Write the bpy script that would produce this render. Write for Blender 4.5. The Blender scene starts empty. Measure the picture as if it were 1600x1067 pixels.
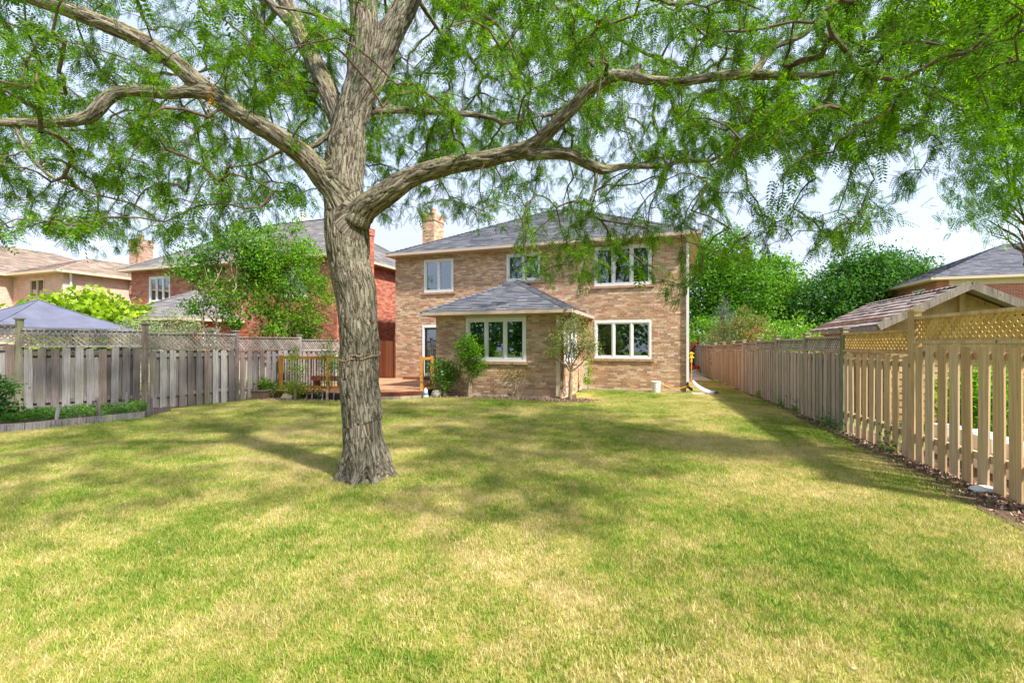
import bpy, math, random
import numpy as np
from mathutils import Vector, Matrix, noise
from mathutils.kdtree import KDTree
random.seed(7); RNG = np.random.default_rng(7)
S = bpy.context.scene
COL = S.collection
R = math.radians
# ------------------------------------------------------------------ camera, sky, sun, exposure
FPX, CX, HY, CAMZ = 720.0, 800.0, 537.0, 1.65
cam = bpy.data.objects.new('camera', bpy.data.cameras.new('camera'))
COL.objects.link(cam); S.camera = cam
cam.location = (0, 0, CAMZ); cam.rotation_euler = (R(90), 0, 0)
cam.data.sensor_width = 36; cam.data.lens = FPX / 1600 * 36
cam.data.shift_y = 3.5 / 1600
cam.data.clip_end = 900; cam.data.clip_start = 0.05
SUN_AZ = (0.68, -0.60)            # horizontal direction towards the sun
SUN_EL = R(49)
w = bpy.data.worlds.new('World'); S.world = w; w.use_nodes = True
nt = w.node_tree; nt.nodes.clear()
def N(t, **k):
    n = nt.nodes.new(t)
    for a, b in k.items(): setattr(n, a, b)
    return n
sky = N('ShaderNodeTexSky', sky_type='NISHITA', sun_disc=False)
sky.sun_elevation = SUN_EL
sky.sun_rotation = math.atan2(SUN_AZ[0], SUN_AZ[1])
sky.air_density = 1.3; sky.dust_density = 2.0; sky.ozone_density = 1.5
tc = N('ShaderNodeTexCoord'); mp = N('ShaderNodeMapping'); mp.inputs['Scale'].default_value = (1.2, 1.2, 3.2)
nz = N('ShaderNodeTexNoise'); nz.inputs['Scale'].default_value = 1.6; nz.inputs['Detail'].default_value = 8; nz.inputs['Roughness'].default_value = .55
cr = N('ShaderNodeValToRGB'); cr.color_ramp.elements[0].position = .30; cr.color_ramp.elements[1].position = .68
cr.color_ramp.elements[0].color = (.55, .55, .55, 1)
mx = N('ShaderNodeMix', data_type='RGBA'); mx.inputs[7].default_value = (2.2, 2.38, 3.05, 1)
bg = N('ShaderNodeBackground'); bg.inputs[1].default_value = 0.13
out = N('ShaderNodeOutputWorld')
L = nt.links.new
L(tc.outputs['Generated'], mp.inputs[0]); L(mp.outputs[0], nz.inputs[0]); L(nz.outputs[0], cr.inputs[0])
L(cr.outputs[0], mx.inputs[0]); L(sky.outputs[0], mx.inputs[6]); L(mx.outputs[2], bg.inputs[0]); L(bg.outputs[0], out.inputs[0])
sd = bpy.data.lights.new('sun', 'SUN'); sd.energy = 2.9; sd.angle = R(3.5); sd.color = (1.0, .94, .84)
so = bpy.data.objects.new('sun', sd); COL.objects.link(so)
dv = Vector((SUN_AZ[0], SUN_AZ[1], 0)).normalized() * math.cos(SUN_EL) + Vector((0, 0, math.sin(SUN_EL)))
so.rotation_euler = dv.to_track_quat('Z', 'Y').to_euler(); so.location = (10, -5, 20)
S.view_settings.view_transform = 'Standard'; S.view_settings.look = 'None'
S.view_settings.gamma = 1; S.view_settings.use_curve_mapping = False
S.view_settings.exposure = 1.66
S.render.engine = 'CYCLES'
S.cycles.max_bounces = 7; S.cycles.diffuse_bounces = 4; S.cycles.glossy_bounces = 3
S.cycles.transparent_max_bounces = 12; S.cycles.transmission_bounces = 6
S.cycles.caustics_reflective = False; S.cycles.caustics_refractive = False
S.cycles.use_denoising = True

# ------------------------------------------------------------------ materials
def new_mat(name):
    m = bpy.data.materials.new(name); m.use_nodes = True
    t = m.node_tree; t.nodes.clear()
    return m, t
class G:
    """small node graph helper"""
    def __init__(s, name):
        s.m, s.t = new_mat(name)
        s.out = s.n('ShaderNodeOutputMaterial')
    def n(s, typ, ins=None, **k):
        x = s.t.nodes.new(typ)
        for a, b in k.items(): setattr(x, a, b)
        for a, b in (ins or {}).items():
            if isinstance(b, bpy.types.NodeSocket): s.t.links.new(b, x.inputs[a])
            else: x.inputs[a].default_value = b
        return x
    def noise(s, vec, scale, detail=3, rough=.5, dist=0):
        return s.n('ShaderNodeTexNoise', {'Vector': vec, 'Scale': scale, 'Detail': detail, 'Roughness': rough, 'Distortion': dist}).outputs[0]
    def ramp(s, fac, stops, interp='LINEAR'):
        x = s.n('ShaderNodeValToRGB', {0: fac}); r = x.color_ramp; r.interpolation = interp
        while len(r.elements) < len(stops): r.elements.new(.5)
        for e, (p, c) in zip(r.elements, stops):
            e.position = p; e.color = tuple(c) + (1,) if len(c) == 3 else c
        return x.outputs[0]
    def mix(s, f, a, b, mode='MIX'):
        x = s.n('ShaderNodeMix', data_type='RGBA', blend_type=mode)
        for i, v in ((0, f), (6, a), (7, b)):
            if isinstance(v, bpy.types.NodeSocket): s.t.links.new(v, x.inputs[i])
            else: x.inputs[i].default_value = v if i == 0 else (tuple(v) + (1,) if len(v) == 3 else v)
        return x.outputs[2]
    def math(s, op, a, b=0.0, clamp=False):
        return s.n('ShaderNodeMath', {0: a, 1: b}, operation=op, use_clamp=clamp).outputs[0]
    def rnd(s):
        """0..1, different for every object and for every loose piece in a joined mesh"""
        o = s.n('ShaderNodeObjectInfo').outputs['Random']; i = s.n('ShaderNodeNewGeometry').outputs['Random Per Island']
        return s.math('FRACT', s.math('ADD', o, i))
    def coord(s, kind='Object', scale=(1, 1, 1), shift=True):
        v = s.n('ShaderNodeTexCoord').outputs[kind]
        if shift:
            r = s.rnd()
            c = s.n('ShaderNodeCombineXYZ', {0: s.math('MULTIPLY', r, 37.0), 1: s.math('MULTIPLY', r, 91.0), 2: s.math('MULTIPLY', r, 53.0)}).outputs[0]
            v = s.n('ShaderNodeVectorMath', {0: v, 1: c}, operation='ADD').outputs[0]
        return s.n('ShaderNodeMapping', {'Vector': v, 'Scale': scale}).outputs[0]
    def pbr(s, col, rough=.7, bump=None, bstr=.3, bdist=.01, metal=0, spec=.4, alpha=None):
        p = s.n('ShaderNodeBsdfPrincipled', {'Base Color': col if isinstance(col, bpy.types.NodeSocket) else tuple(col) + (1,),
                'Roughness': rough, 'Metallic': metal, 'Specular IOR Level': spec})
        if bump is not None:
            b = s.n('ShaderNodeBump', {'Height': bump, 'Strength': bstr, 'Distance': bdist})
            s.t.links.new(b.outputs[0], p.inputs['Normal'])
        s.t.links.new(p.outputs[0], s.out.inputs[0]); s.p = p
        return s.m
M = {}
def plain(name, col, rough=.6, metal=0, var=.12, scale=8, spec=.4):
    g = G(name); c = g.coord('Object')
    n = g.noise(c, scale, 4)
    a = tuple(x * (1 - var) for x in col); b = tuple(min(1, x * (1 + var)) for x in col)
    M[name] = g.pbr(g.ramp(n, [(.3, a), (.7, b)]), rough, n, .15, .004, metal, spec)
def brickmat(name, stops, mott=.35):
    g = G(name); r = g.rnd()
    base = g.ramp(r, stops, 'CONSTANT')
    c = g.coord('Object'); n = g.noise(c, 22, 4, .65); n2 = g.noise(g.n('ShaderNodeNewGeometry').outputs['Position'], .8, 4)
    k = g.ramp(n, [(.3, (1 - mott,) * 3), (.7, (1 + mott * .5,) * 3)])
    k2 = g.ramp(n2, [(.3, (.86,) * 3), (.7, (1.1,) * 3)])
    M[name] = g.pbr(g.mix(1, g.mix(1, base, k, 'MULTIPLY'), k2, 'MULTIPLY'), .88, n, .5, .006, spec=.2)
def st(cols):
    n = len(cols); return [(i / n, c) for i, c in enumerate(cols)]
BUFF = [(min(.72, r * 1.14 + .01), g_ * 1.10 + .01, b * 1.09 + .012) for r, g_, b in [(.48, .30, .185), (.56, .39, .25), (.36, .21, .125), (.60, .45, .31), (.50, .30, .18), (.44, .24, .145), (.57, .42, .28),
        (.38, .25, .16), (.54, .34, .21), (.62, .49, .35), (.42, .28, .175), (.53, .37, .23), (.45, .30, .20), (.34, .23, .165)]]
brickmat('buff_brick', st(BUFF))
brickmat('red_brick', st([(.48, .15, .09), (.55, .20, .125), (.41, .12, .08), (.58, .24, .16), (.45, .16, .11), (.53, .17, .10), (.35, .11, .085)]), .25)
def mortar(name, col):
    g = G(name); c = g.n('ShaderNodeNewGeometry').outputs['Position']
    n = g.noise(c, 30, 3); M[name] = g.pbr(g.ramp(n, [(.3, tuple(x * .85 for x in col)), (.7, col)]), .95, n, .4, .004, spec=.1)
mortar('buff_mortar', (.66, .58, .47)); mortar('pink_mortar', (.60, .50, .44))
def texbrick(name, c1, c2, mo):
    g = G(name)
    uv = g.n('ShaderNodeUVMap').outputs[0]
    b = g.n('ShaderNodeTexBrick', {'Vector': uv, 'Color1': c1 + (1,), 'Color2': c2 + (1,), 'Mortar': mo + (1,), 'Scale': 1.0, 'Mortar Size': .008,
        'Brick Width': .24, 'Row Height': .08, 'Bias': -.1})
    n = g.noise(uv, 2, 5)
    M[name] = g.pbr(g.mix(.6, b.outputs[0], g.ramp(n, [(.3, (.75,) * 3), (.7, (1.1,) * 3)]), 'MULTIPLY'), .9, b.outputs['Fac'], -.3, .01, spec=.2)
texbrick('tan_brick_far', (.58, .34, .265), (.66, .44, .35), (.62, .50, .43))
texbrick('red_brick_far', (.38, .10, .07), (.47, .15, .10), (.48, .38, .33))
def shingle(name, cols):
    g = G(name); base = g.ramp(g.rnd(), st(cols), 'CONSTANT')
    c = g.n('ShaderNodeNewGeometry').outputs['Position']
    n = g.noise(c, 160, 2, .7); n2 = g.noise(c, 1.3, 4)
    k = g.mix(1, g.ramp(n, [(.25, (.6,) * 3), (.75, (1.35,) * 3)]), g.ramp(n2, [(.3, (.85,) * 3), (.7, (1.15,) * 3)]), 'MULTIPLY')
    M[name] = g.pbr(g.mix(1, base, k, 'MULTIPLY'), .9, n, .5, .003, spec=.2)
shingle('charcoal_shingle', [(.115, .12, .14), (.15, .155, .175), (.09, .095, .115), (.135, .14, .16), (.175, .178, .195), (.10, .105, .13)])
shingle('grey_shingle', [(.19, .18, .18), (.15, .145, .15), (.225, .21, .205), (.17, .165, .17), (.25, .235, .23)])
shingle('brown_shingle', [(.30, .235, .185), (.25, .195, .155), (.35, .28, .225), (.285, .215, .17), (.22, .18, .15)])
shingle('ridge_shingle', [(.06, .062, .075), (.075, .078, .09), (.05, .052, .065)])
shingle('cedar_shake', [(.30, .25, .23), (.37, .31, .28), (.24, .20, .19), (.33, .26, .23), (.42, .35, .32)])
def wood(name, cols, grain=.35, knots=True, rough=.85, moss=None, spec=.2):
    g = G(name); base = g.ramp(g.rnd(), st(cols), 'CONSTANT')
    c = g.coord('Object', (14, 14, 1.1)); n = g.noise(c, 3.2, 6, .62, .6)
    n2 = g.noise(g.coord('Object', (3, 3, .9)), 2.0, 4)
    col = g.mix(1, base, g.ramp(n, [(.28, (1 - grain * 1.3,) * 3), (.5, (1,) * 3), (.75, (1 + grain * .7,) * 3)]), 'MULTIPLY')
    col = g.mix(1, col, g.ramp(n2, [(.3, (.78,) * 3), (.7, (1.18,) * 3)]), 'MULTIPLY')
    if knots:
        v = g.n('ShaderNodeTexVoronoi', {'Vector': g.coord('Object', (7, 7, 3.0)), 'Scale': 1.0}).outputs['Distance']
        col = g.mix(g.ramp(v, [(.05, (.85,) * 3), (.13, (0, 0, 0))]), col, (.10, .05, .025))
    if moss:
        z = g.noise(g.n('ShaderNodeNewGeometry').outputs['Position'], 2.3, 4)
        col = g.mix(g.ramp(z, [(.55, (0,) * 3), (.75, (.6,) * 3)]), col, moss)
    M[name] = g.pbr(col, rough, n, .55, .006, spec=spec)
wood('grey_board', [(.225, .20, .195), (.31, .29, .29), (.165, .14, .135), (.26, .235, .24), (.38, .36, .36), (.24, .185, .165), (.20, .175, .18)], .7, moss=(.16, .17, .08))
wood('old_board', [(.36, .30, .25), (.42, .35, .30), (.31, .25, .21), (.40, .31, .25), (.46, .39, .34)], .35, moss=(.25, .25, .12))
wood('tan_board', [(.66, .46, .26), (.70, .51, .31), (.59, .40, .22), (.70, .53, .34), (.63, .46, .29)], .26)
wood('tan_lattice', [(.70, .47, .17), (.64, .41, .13), (.74, .52, .21)], .2, False)
wood('grey_lattice', [(.28, .245, .225), (.23, .195, .18), (.34, .30, .275)], .35, False)
wood('mossy_post', [(.27, .25, .18), (.30, .28, .20)], .4, moss=(.20, .24, .08))
wood('orange_stain', [(.50, .215, .045), (.46, .18, .035), (.55, .26, .06)], .3, False, .6, spec=.4)
wood('deck_board', [(.42, .22, .12), (.48, .27, .16), (.38, .19, .105), (.52, .32, .20), (.45, .24, .14)], .3, False, .7)
wood('brown_stain', [(.17, .055, .025), (.20, .07, .032), (.14, .045, .02)], .4, False, .6)
wood('shed_siding', [(.52, .35, .18), (.48, .31, .15), (.56, .39, .21)], .22)
wood('shed_red_siding', [(.42, .22, .12), (.38, .19, .10), (.46, .26, .15)], .2)
wood('old_beam', [(.26, .22, .18), (.31, .26, .22)], .45)
plain('white_vinyl', (.78, .78, .79), .35, var=.03); plain('cream_trim', (.62, .50, .36), .5, var=.05)
plain('taupe_gutter', (.50, .40, .31), .4, var=.06); plain('white_metal', (.75, .73, .70), .4, var=.05)
plain('concrete', (.42, .39, .36), .9, var=.2, scale=3); plain('pale_stone', (.72, .70, .66), .85, var=.12)
plain('rock', (.50, .46, .42), .85, var=.3, scale=14); plain('terracotta_brown', (.22, .15, .12), .7)
plain('bucket_plastic', (.80, .77, .74), .4, var=.04); plain('hose_orange', (.75, .38, .04), .4); plain('yellow_plastic', (.85, .60, .02), .35)
plain('grey_plastic', (.42, .38, .44), .4); plain('black_plastic', (.02, .02, .022), .35); plain('dark_metal', (.05, .05, .055), .4, .6)
plain('red_paint', (.50, .03, .03), .35); plain('blue_plastic', (.10, .25, .50), .4); plain('rope', (.36, .26, .18), .9)
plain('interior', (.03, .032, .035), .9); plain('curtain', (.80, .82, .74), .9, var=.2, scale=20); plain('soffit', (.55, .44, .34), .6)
plain('chrome', (.6, .6, .62), .2, .9); plain('soil', (.085, .055, .038), .95, var=.4, scale=10)
plain('lead_vent', (.08, .085, .10), .5)
g = G('gazebo_fabric'); n = g.noise(g.coord('Object', (1, 1, 1), False), 1.6, 5, .6)
M['gazebo_fabric'] = g.pbr(g.ramp(n, [(.3, (.10, .11, .16)), (.7, (.16, .17, .235))]), .8, n, .3, .05, spec=.2)
g = G('glass'); fr = g.n('ShaderNodeFresnel', {'IOR': 1.55}).outputs[0]
tr = g.n('ShaderNodeBsdfTransparent', {0: (.62, .72, .70, 1)}); gl = g.n('ShaderNodeBsdfGlossy', {0: (.9, .95, 1, 1), 'Roughness': .02})
mxs = g.n('ShaderNodeMixShader', {0: g.math('ADD', g.math('MULTIPLY', fr, 2.0), .10, True), 1: tr.outputs[0], 2: gl.outputs[0]})
g.t.links.new(mxs.outputs[0], g.out.inputs[0]); M['glass'] = g.m
def leafmat(name, cols, trans=.38, rough=.5, big=1.2, tcol=None, spec=.25):
    g = G(name); base = g.ramp(g.rnd(), st(cols), 'LINEAR')
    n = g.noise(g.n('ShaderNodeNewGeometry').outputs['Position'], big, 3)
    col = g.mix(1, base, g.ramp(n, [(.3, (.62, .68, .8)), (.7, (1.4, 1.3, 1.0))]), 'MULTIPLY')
    p = g.n('ShaderNodeBsdfPrincipled', {'Base Color': col, 'Roughness': rough, 'Specular IOR Level': spec})
    tcv = g.mix(1, col, tcol or (1.5, 1.6, .7), 'MULTIPLY')
    t = g.n('ShaderNodeBsdfTranslucent', {0: tcv})
    x = g.n('ShaderNodeMixShader', {0: trans, 1: p.outputs[0], 2: t.outputs[0]})
    g.t.links.new(x.outputs[0], g.out.inputs[0]); M[name] = g.m
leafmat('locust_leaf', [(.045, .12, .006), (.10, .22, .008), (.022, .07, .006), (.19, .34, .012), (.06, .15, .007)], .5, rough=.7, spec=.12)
leafmat('bright_leaf', [(.09, .24, .014), (.15, .33, .02), (.06, .17, .012), (.20, .38, .025)], .45)
leafmat('sunlit_leaf', [(.13, .30, .012), (.20, .40, .015), (.09, .22, .01), (.26, .46, .02)], .5)  # leaf colour brightened to look sunlit on the right-edge tree's shaded boughs
leafmat('sage_leaf', [(.16, .24, .07), (.22, .30, .09), (.12, .18, .05), (.25, .28, .10)], .35)
leafmat('mid_leaf', [(.05, .16, .012), (.085, .23, .016), (.03, .10, .010), (.13, .30, .02)], .38)
leafmat('dark_leaf', [(.03, .11, .018), (.055, .17, .022), (.02, .075, .014), (.09, .24, .03)], .3)
leafmat('lime_leaf', [(.20, .33, .012), (.26, .40, .02), (.15, .28, .012), (.30, .42, .03)], .4)
leafmat('silver_leaf', [(.28, .34, .22), (.20, .27, .15), (.38, .42, .30), (.24, .32, .18)], .25)
leafmat('blue_needle', [(.14, .22, .20), (.20, .28, .26), (.10, .17, .15)], .2)
leafmat('olive_leaf', [(.16, .19, .05), (.20, .17, .06), (.11, .15, .035), (.24, .15, .07), (.14, .20, .05)], .3)
leafmat('rust_leaf', [(.24, .09, .06), (.30, .13, .08), (.18, .10, .05)], .3)
leafmat('weed_leaf', [(.06, .19, .02), (.09, .25, .03), (.05, .15, .02), (.14, .28, .04)], .35)
leafmat('lilac_petal', [(.45, .36, .62), (.55, .46, .70)], .3, tcol=(1.2, 1.1, 1.3))
leafmat('white_petal', [(.70, .72, .60), (.75, .75, .68)], .3, tcol=(1.1, 1.1, 1))
leafmat('pod', [(.40, .20, .04), (.50, .28, .06)], .2)
# lawn: one colour field shared by the blades and the sheet they stand on
def lawn_color(g, jitter):
    pos = g.n('ShaderNodeNewGeometry').outputs['Position']
    flat = g.n('ShaderNodeMapping', {'Vector': pos, 'Scale': (1, 1, 0)}).outputs[0]
    a = g.noise(flat, .42, 3, .5, .4); b = g.noise(flat, 1.9, 5, .68); c = g.noise(flat, 9, 4, .6)
    v = g.math('ADD', g.math('MULTIPLY', a, .95), g.math('MULTIPLY', b, .80))
    v = g.math('ADD', v, g.math('MULTIPLY', c, .62))
    if jitter: v = g.math('ADD', v, g.math('MULTIPLY', g.n('ShaderNodeNewGeometry').outputs['Random Per Island'], .38))
    else: v = g.math('ADD', v, .19)
    v = g.math('SUBTRACT', v, .81)
    return g.ramp(v, [(.16, (.10, .22, .022)), (.32, (.19, .32, .035)), (.47, (.34, .41, .07)), (.62, (.54, .49, .16)), (.82, (.74, .63, .34))])
g = G('grass_blade'); col = lawn_color(g, True)
p = g.n('ShaderNodeBsdfPrincipled', {'Base Color': col, 'Roughness': .6, 'Specular IOR Level': .25})
t = g.n('ShaderNodeBsdfTranslucent', {0: col}); x = g.n('ShaderNodeMixShader', {0: .3, 1: p.outputs[0], 2: t.outputs[0]})
g.t.links.new(x.outputs[0], g.out.inputs[0]); M['grass_blade'] = g.m
g = G('lawn'); col = lawn_color(g, False); pos = g.n('ShaderNodeNewGeometry').outputs['Position']
n = g.noise(pos, 60, 4, .7)
M['lawn'] = g.pbr(g.mix(1, col, g.ramp(n, [(.3, (.45, .42, .35)), (.7, (.85, .8, .7))]), 'MULTIPLY'), .95, n, .6, .02, spec=.1)
g = G('far_ground'); n = g.noise(g.n('ShaderNodeNewGeometry').outputs['Position'], .5, 5)
M['far_ground'] = g.pbr(g.ramp(n, [(.3, (.10, .16, .03)), (.7, (.24, .26, .08))]), .95, spec=.1)
g = G('mulch'); n = g.noise(g.n('ShaderNodeNewGeometry').outputs['Position'], 40, 5, .7)
M['mulch'] = g.pbr(g.ramp(n, [(.3, (.07, .045, .03)), (.7, (.20, .13, .09))]), .95, n, .8, .02, spec=.1)
g = G('chips'); M['chips'] = g.pbr(g.ramp(g.rnd(), st([(.30, .19, .12), (.16, .09, .06), (.42, .30, .20), (.22, .13, .09), (.55, .44, .32), (.12, .07, .05)]), 'CONSTANT'), .9, spec=.15)
# bark
g = G('bark'); at = g.n('ShaderNodeAttribute', attribute_name='bark').outputs['Vector']
fu = g.n('ShaderNodeAttribute', attribute_name='furrow').outputs['Fac']
n1 = g.noise(g.n('ShaderNodeMapping', {'Vector': at, 'Scale': (44, 44, 7)}).outputs[0], 1, 6, .62, .35)
rg = g.math('ABSOLUTE', g.math('SUBTRACT', g.noise(g.n('ShaderNodeMapping', {'Vector': at, 'Scale': (30, 30, 4.5)}).outputs[0], 1, 3, .5, .4), .5))
crk = g.ramp(rg, [(0, (1, 1, 1)), (.045, (0, 0, 0))])
n2 = g.noise(g.n('ShaderNodeNewGeometry').outputs['Position'], 2.2, 5, .6)
n3 = g.noise(g.n('ShaderNodeNewGeometry').outputs['Position'], 38, 4, .7)
col = g.ramp(n1, [(.30, (.13, .108, .085)), (.45, (.23, .20, .155)), (.60, (.33, .295, .232)), (.8, (.43, .39, .315))])
col = g.mix(g.math('MULTIPLY', crk, .7), col, (.075, .052, .036))
col = g.mix(g.ramp(fu, [(.12, (.85,) * 3), (.42, (0,) * 3)]), col, (.075, .05, .033))
nz_ = g.n('ShaderNodeSeparateXYZ', {0: g.n('ShaderNodeNewGeometry').outputs['Normal']}).outputs[2]
hz = g.n('ShaderNodeSeparateXYZ', {0: g.n('ShaderNodeNewGeometry').outputs['Position']}).outputs[2]
up = g.math('MULTIPLY', g.ramp(nz_, [(.25, (0,) * 3), (.8, (1,) * 3)]), g.ramp(n2, [(.40, (.15,) * 3), (.62, (.85,) * 3)]))
up = g.math('MULTIPLY', up, g.ramp(g.math('MULTIPLY', hz, .2), [(.44, (0,) * 3), (.56, (1,) * 3)]))
col = g.mix(up, col, g.mix(n3, (.22, .20, .035), (.50, .42, .07)))
col = g.mix(g.ramp(n2, [(.50, (0,) * 3), (.72, (.45,) * 3)]), col, (.20, .22, .13))
M['bark'] = g.pbr(col, .93, g.math('SUBTRACT', g.math('ADD', n1, g.math('MULTIPLY', n3, .4)), g.math('MULTIPLY', crk, .8)), 1.0, .022, spec=.15)
g = G('twig'); n = g.noise(g.n('ShaderNodeNewGeometry').outputs['Position'], 9, 3)
M['twig'] = g.pbr(g.ramp(n, [(.3, (.07, .045, .035)), (.7, (.18, .125, .09))]), .9, spec=.15)
g = G('shrub_stem'); n = g.noise(g.n('ShaderNodeNewGeometry').outputs['Position'], 9, 3)
M['shrub_stem'] = g.pbr(g.ramp(n, [(.3, (.20, .15, .10)), (.7, (.38, .30, .20))]), .9, spec=.15)
# ------------------------------------------------------------------ building helpers
class MB:
    def __init__(s): s.v = []; s.f = []; s.uv = None
    def add(s, vs, fs):
        b = len(s.v); s.v += [tuple(v) for v in vs]; s.f += [tuple(i + b for i in f) for f in fs]; return s
    def box(s, x0, x1, y0, y1, z0, z1):
        return s.add([(x0, y0, z0), (x1, y0, z0), (x1, y1, z0), (x0, y1, z0), (x0, y0, z1), (x1, y0, z1), (x1, y1, z1), (x0, y1, z1)],
                     [(0, 3, 2, 1), (4, 5, 6, 7), (0, 1, 5, 4), (1, 2, 6, 5), (2, 3, 7, 6), (3, 0, 4, 7)])
    def bar(s, a, b, wd, ht, up=(0, 0, 1)):
        """a square bar from a to b"""
        a = Vector(a); b = Vector(b); t = (b - a).normalized(); u = Vector(up)
        if abs(t.dot(u)) > .95: u = Vector((0, 1, 0))
        sd_ = t.cross(u).normalized() * wd / 2; u = sd_.cross(t).normalized() * ht / 2
        vs = [p + i * sd_ + j * u for p in (a, b) for i, j in ((-1, -1), (1, -1), (1, 1), (-1, 1))]
        return s.add(vs, [(3, 2, 1, 0), (4, 5, 6, 7), (0, 1, 5, 4), (1, 2, 6, 5), (2, 3, 7, 6), (3, 0, 4, 7)])
    def tube(s, pts, rad, n=8, cap=True):
        pts = [Vector(p) for p in pts]; k = len(pts)
        rad = [rad] * k if isinstance(rad, (int, float)) else rad
        b = len(s.v); ref = None
        for i, p in enumerate(pts):
            t = (pts[min(i + 1, k - 1)] - pts[max(i - 1, 0)])
            t = t.normalized() if t.length > 1e-9 else Vector((0, 0, 1))
            if ref is None: ref = Vector((1, 0, 0)) if abs(t.x) < .8 else Vector((0, 1, 0))
            ref = (ref - t * ref.dot(t)).normalized(); o = t.cross(ref)
            for j in range(n):
                a = 2 * math.pi * j / n; s.v.append(tuple(p + (ref * math.cos(a) + o * math.sin(a)) * rad[i]))
        for i in range(k - 1):
            for j in range(n):
                s.f.append((b + i * n + j, b + i * n + (j + 1) % n, b + (i + 1) * n + (j + 1) % n, b + (i + 1) * n + j))
        if cap:
            s.f.append(tuple(b + j for j in reversed(range(n)))); s.f.append(tuple(b + (k - 1) * n + j for j in range(n)))
        return s
    def lathe(s, prof, n=16, c=(0, 0, 0)):
        b = len(s.v)
        for r, z in prof:
            for j in range(n):
                a = 2 * math.pi * j / n; s.v.append((c[0] + r * math.cos(a), c[1] + r * math.sin(a), c[2] + z))
        for i in range(len(prof) - 1):
            for j in range(n):
                s.f.append((b + i * n + j, b + i * n + (j + 1) % n, b + (i + 1) * n + (j + 1) % n, b + (i + 1) * n + j))
        s.f.append(tuple(b + j for j in reversed(range(n))))
        s.f.append(tuple(b + (len(prof) - 1) * n + j for j in range(n)))
        return s
    def mesh(s, name):
        me = bpy.data.meshes.new(name); me.from_pydata(s.v, [], s.f); return me
    def build(s, name, mat, parent=None, smooth=False, kind=None, label=None, loc=None, rotz=None):
        me = s.mesh(name); return link(name, me, mat, parent, smooth, kind, label, loc, rotz)
def link(name, me, mat, parent=None, smooth=False, kind=None, label=None, loc=None, rotz=None, rot=None):
    o = bpy.data.objects.new(name, me); COL.objects.link(o)
    if mat and not me.materials: me.materials.append(M[mat])
    if smooth:
        me.shade_smooth()
    if parent: o.parent = parent
    if kind: o['kind'] = kind
    if label: o['label'] = label
    if loc is not None: o.location = loc
    if rotz is not None: o.rotation_euler = (0, 0, rotz)
    if rot is not None: o.rotation_euler = rot
    return o
def thing(name, label, cat, loc=(0, 0, 0), rotz=0, group=None):
    o = bpy.data.objects.new(name, None); COL.objects.link(o); o.location = loc; o.rotation_euler = (0, 0, rotz)
    o.empty_display_size = .2
    tag(o, label, cat, group); return o
def tag(o, label, cat, group=None):
    o['label'] = label; o['category'] = cat
    if group: o['group'] = group
    return o
def struct(o, label=None):
    o['kind'] = 'structure'
    if label: o['label'] = label
    return o
def clip2(poly, edges):
    """clip a 2D polygon by half planes (nx,ny,d): keep nx*x+ny*y<=d"""
    for nx, ny, d in edges:
        out = []
        for i in range(len(poly)):
            p, q = poly[i], poly[(i + 1) % len(poly)]
            a = nx * p[0] + ny * p[1] - d; b = nx * q[0] + ny * q[1] - d
            if a <= 0: out.append(p)
            if (a < 0 < b) or (b < 0 < a):
                t = a / (a - b); out.append((p[0] + t * (q[0] - p[0]), p[1] + t * (q[1] - p[1])))
        poly = out
        if len(poly) < 3: return []
    return poly
def half_planes(poly):
    ar = sum(poly[i][0] * poly[(i + 1) % len(poly)][1] - poly[(i + 1) % len(poly)][0] * poly[i][1] for i in range(len(poly)))
    if ar < 0: poly = poly[::-1]
    r = []
    for i in range(len(poly)):
        p, q = poly[i], poly[(i + 1) % len(poly)]
        nx, ny = q[1] - p[1], -(q[0] - p[0]); l = math.hypot(nx, ny)
        if l < 1e-9: continue
        r.append((nx / l, ny / l, (nx * p[0] + ny * p[1]) / l))
    return r, poly
def tri_area(p): return abs(sum(p[i][0] * p[(i + 1) % len(p)][1] - p[(i + 1) % len(p)][0] * p[i][1] for i in range(len(p)))) / 2
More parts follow.
